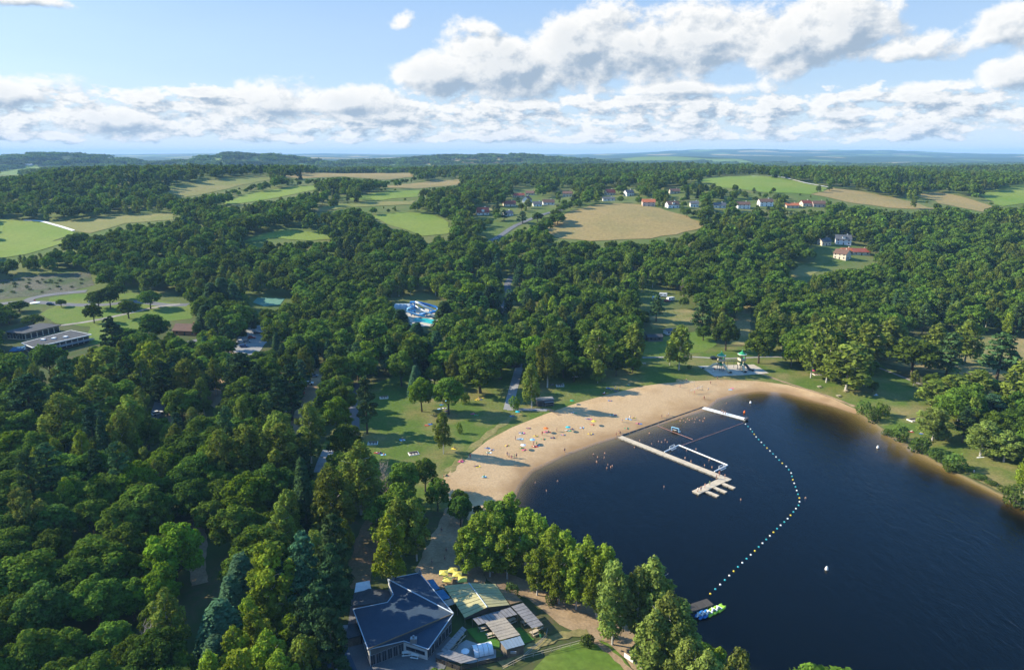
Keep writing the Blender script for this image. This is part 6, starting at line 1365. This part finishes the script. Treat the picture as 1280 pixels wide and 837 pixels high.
cabin(819,426,9,5,.1,CHAR,FLATROOF,'dark cabin with dark roof at the edge of the clearing'); cabin(839,418,6,4.5,.3,WALLW,TILE['grey'],'small white cabin with grey roof in the clearing')
cabin(868,352,7,5,.1,WALLW,BLUEFAB,'cabin with blue roof deep in the camp wood'); cabin(430,343,8,5,.2,CREAMW,TILE['brown'],'brown roofed cabin in the wood above the court'); cabin(585,346,8,5,.1,CREAMW,TILE['red'],'red roofed cabin above the cypresses')
# roundabout island
p = gp(44,378.5,.16); t = empty('traffic_island', tuple(p)); MB().tube([(0,0,-.1),(0,0,.18)],[3.2,3.0],14).obj('kerb', WHITE, t); MB().bar((0,0,.1),(0,0,2.2),.06,5).obj('sign_post', METAL, t); MB().box(-.6,-.05,1.3,.6,.05,2.2).obj('chevron_board', RED, t); tag(t, 'small white kerbed traffic island with red chevron sign', 'traffic island')
# scrub and stumps on the felled ground, dead trees
for i in range(34):
    px, py = random.uniform(2,110), random.uniform(346,368); p = gp(px, py); o = empty('bush', tuple(p), random.random()*6); s = random.uniform(.35,.8); o.scale = (s,s,s*.8)
    mesh_obj('crown', PROTO['shrub',1,i%3][0], o).color = (.9,.85,1.2,1); mesh_obj('stem', PROTO['shrub',1,i%3][1], o); tag(o, 'low grey-green scrub bush on the felled ground', 'bush', 'scrub on the felled ground')
def dead_tree(px, py, H_, label):
    x, y = place_top(px, py, H_); o = empty('dead_tree', (x, y, hh(x, y))); r = np.random.default_rng(int(px)); MB().tube([(0,0,-.5),(.1,0,H_*.5),(0,.1,H_)],[.35,.2,.04],6).obj('trunk', GREYWOOD, o)
    m = MB()
    for i in range(46):
        a = i*2.4; z = H_*(.25+.7*i/46); L = 3.4*(1-.55*i/46)*r.uniform(.6,1.1); e = Vector((L*math.cos(a), L*math.sin(a), z+L*.55)); m.bar((0,0,z), e, .09, 4, .03)
        for k in range(5): f = Vector((0,0,z)).lerp(e, .3+.17*k); m.bar(f, f + Vector(r.normal(size=3))*.75 + Vector((0,0,.6)), .045, 3, .012)
    m.obj('branches', GREYWOOD, o); tag(o, label, 'tree')
dead_tree(478,578,15,'bare grey dead tree between the lodge and the lawn'); dead_tree(1053,372,14,'pinkish bare dead tree in the wood below the valley villa'); dead_tree(185,782,12,'bare twigs of a dying tree in the oak wood'); dead_tree(189,595,11,'bare grey tree beside the forest track'); dead_tree(855,350,12,'bare tree in the camp wood')
# ---------------------------------------------------------------- haze
hz = MB().box(-20500, -700, -7.0, 20500, 17600, float(GZ.max()) + 12)
hm = bpy.data.materials.new('haze'); hm.use_nodes = True; hm.node_tree.nodes.clear()
_o = hm.node_tree.nodes.new('ShaderNodeOutputMaterial'); _v = hm.node_tree.nodes.new('ShaderNodeVolumePrincipled')
_v.inputs['Color'].default_value = (0.34, 0.62, 0.98, 1); _v.inputs['Density'].default_value = 0.000074; _v.inputs['Anisotropy'].default_value = 0.0
hm.node_tree.links.new(_v.outputs[0], _o.inputs['Volume'])
hob = hz.obj('haze', hm); tag(hob, 'thin blue summer haze over the valley', kind='stuff')
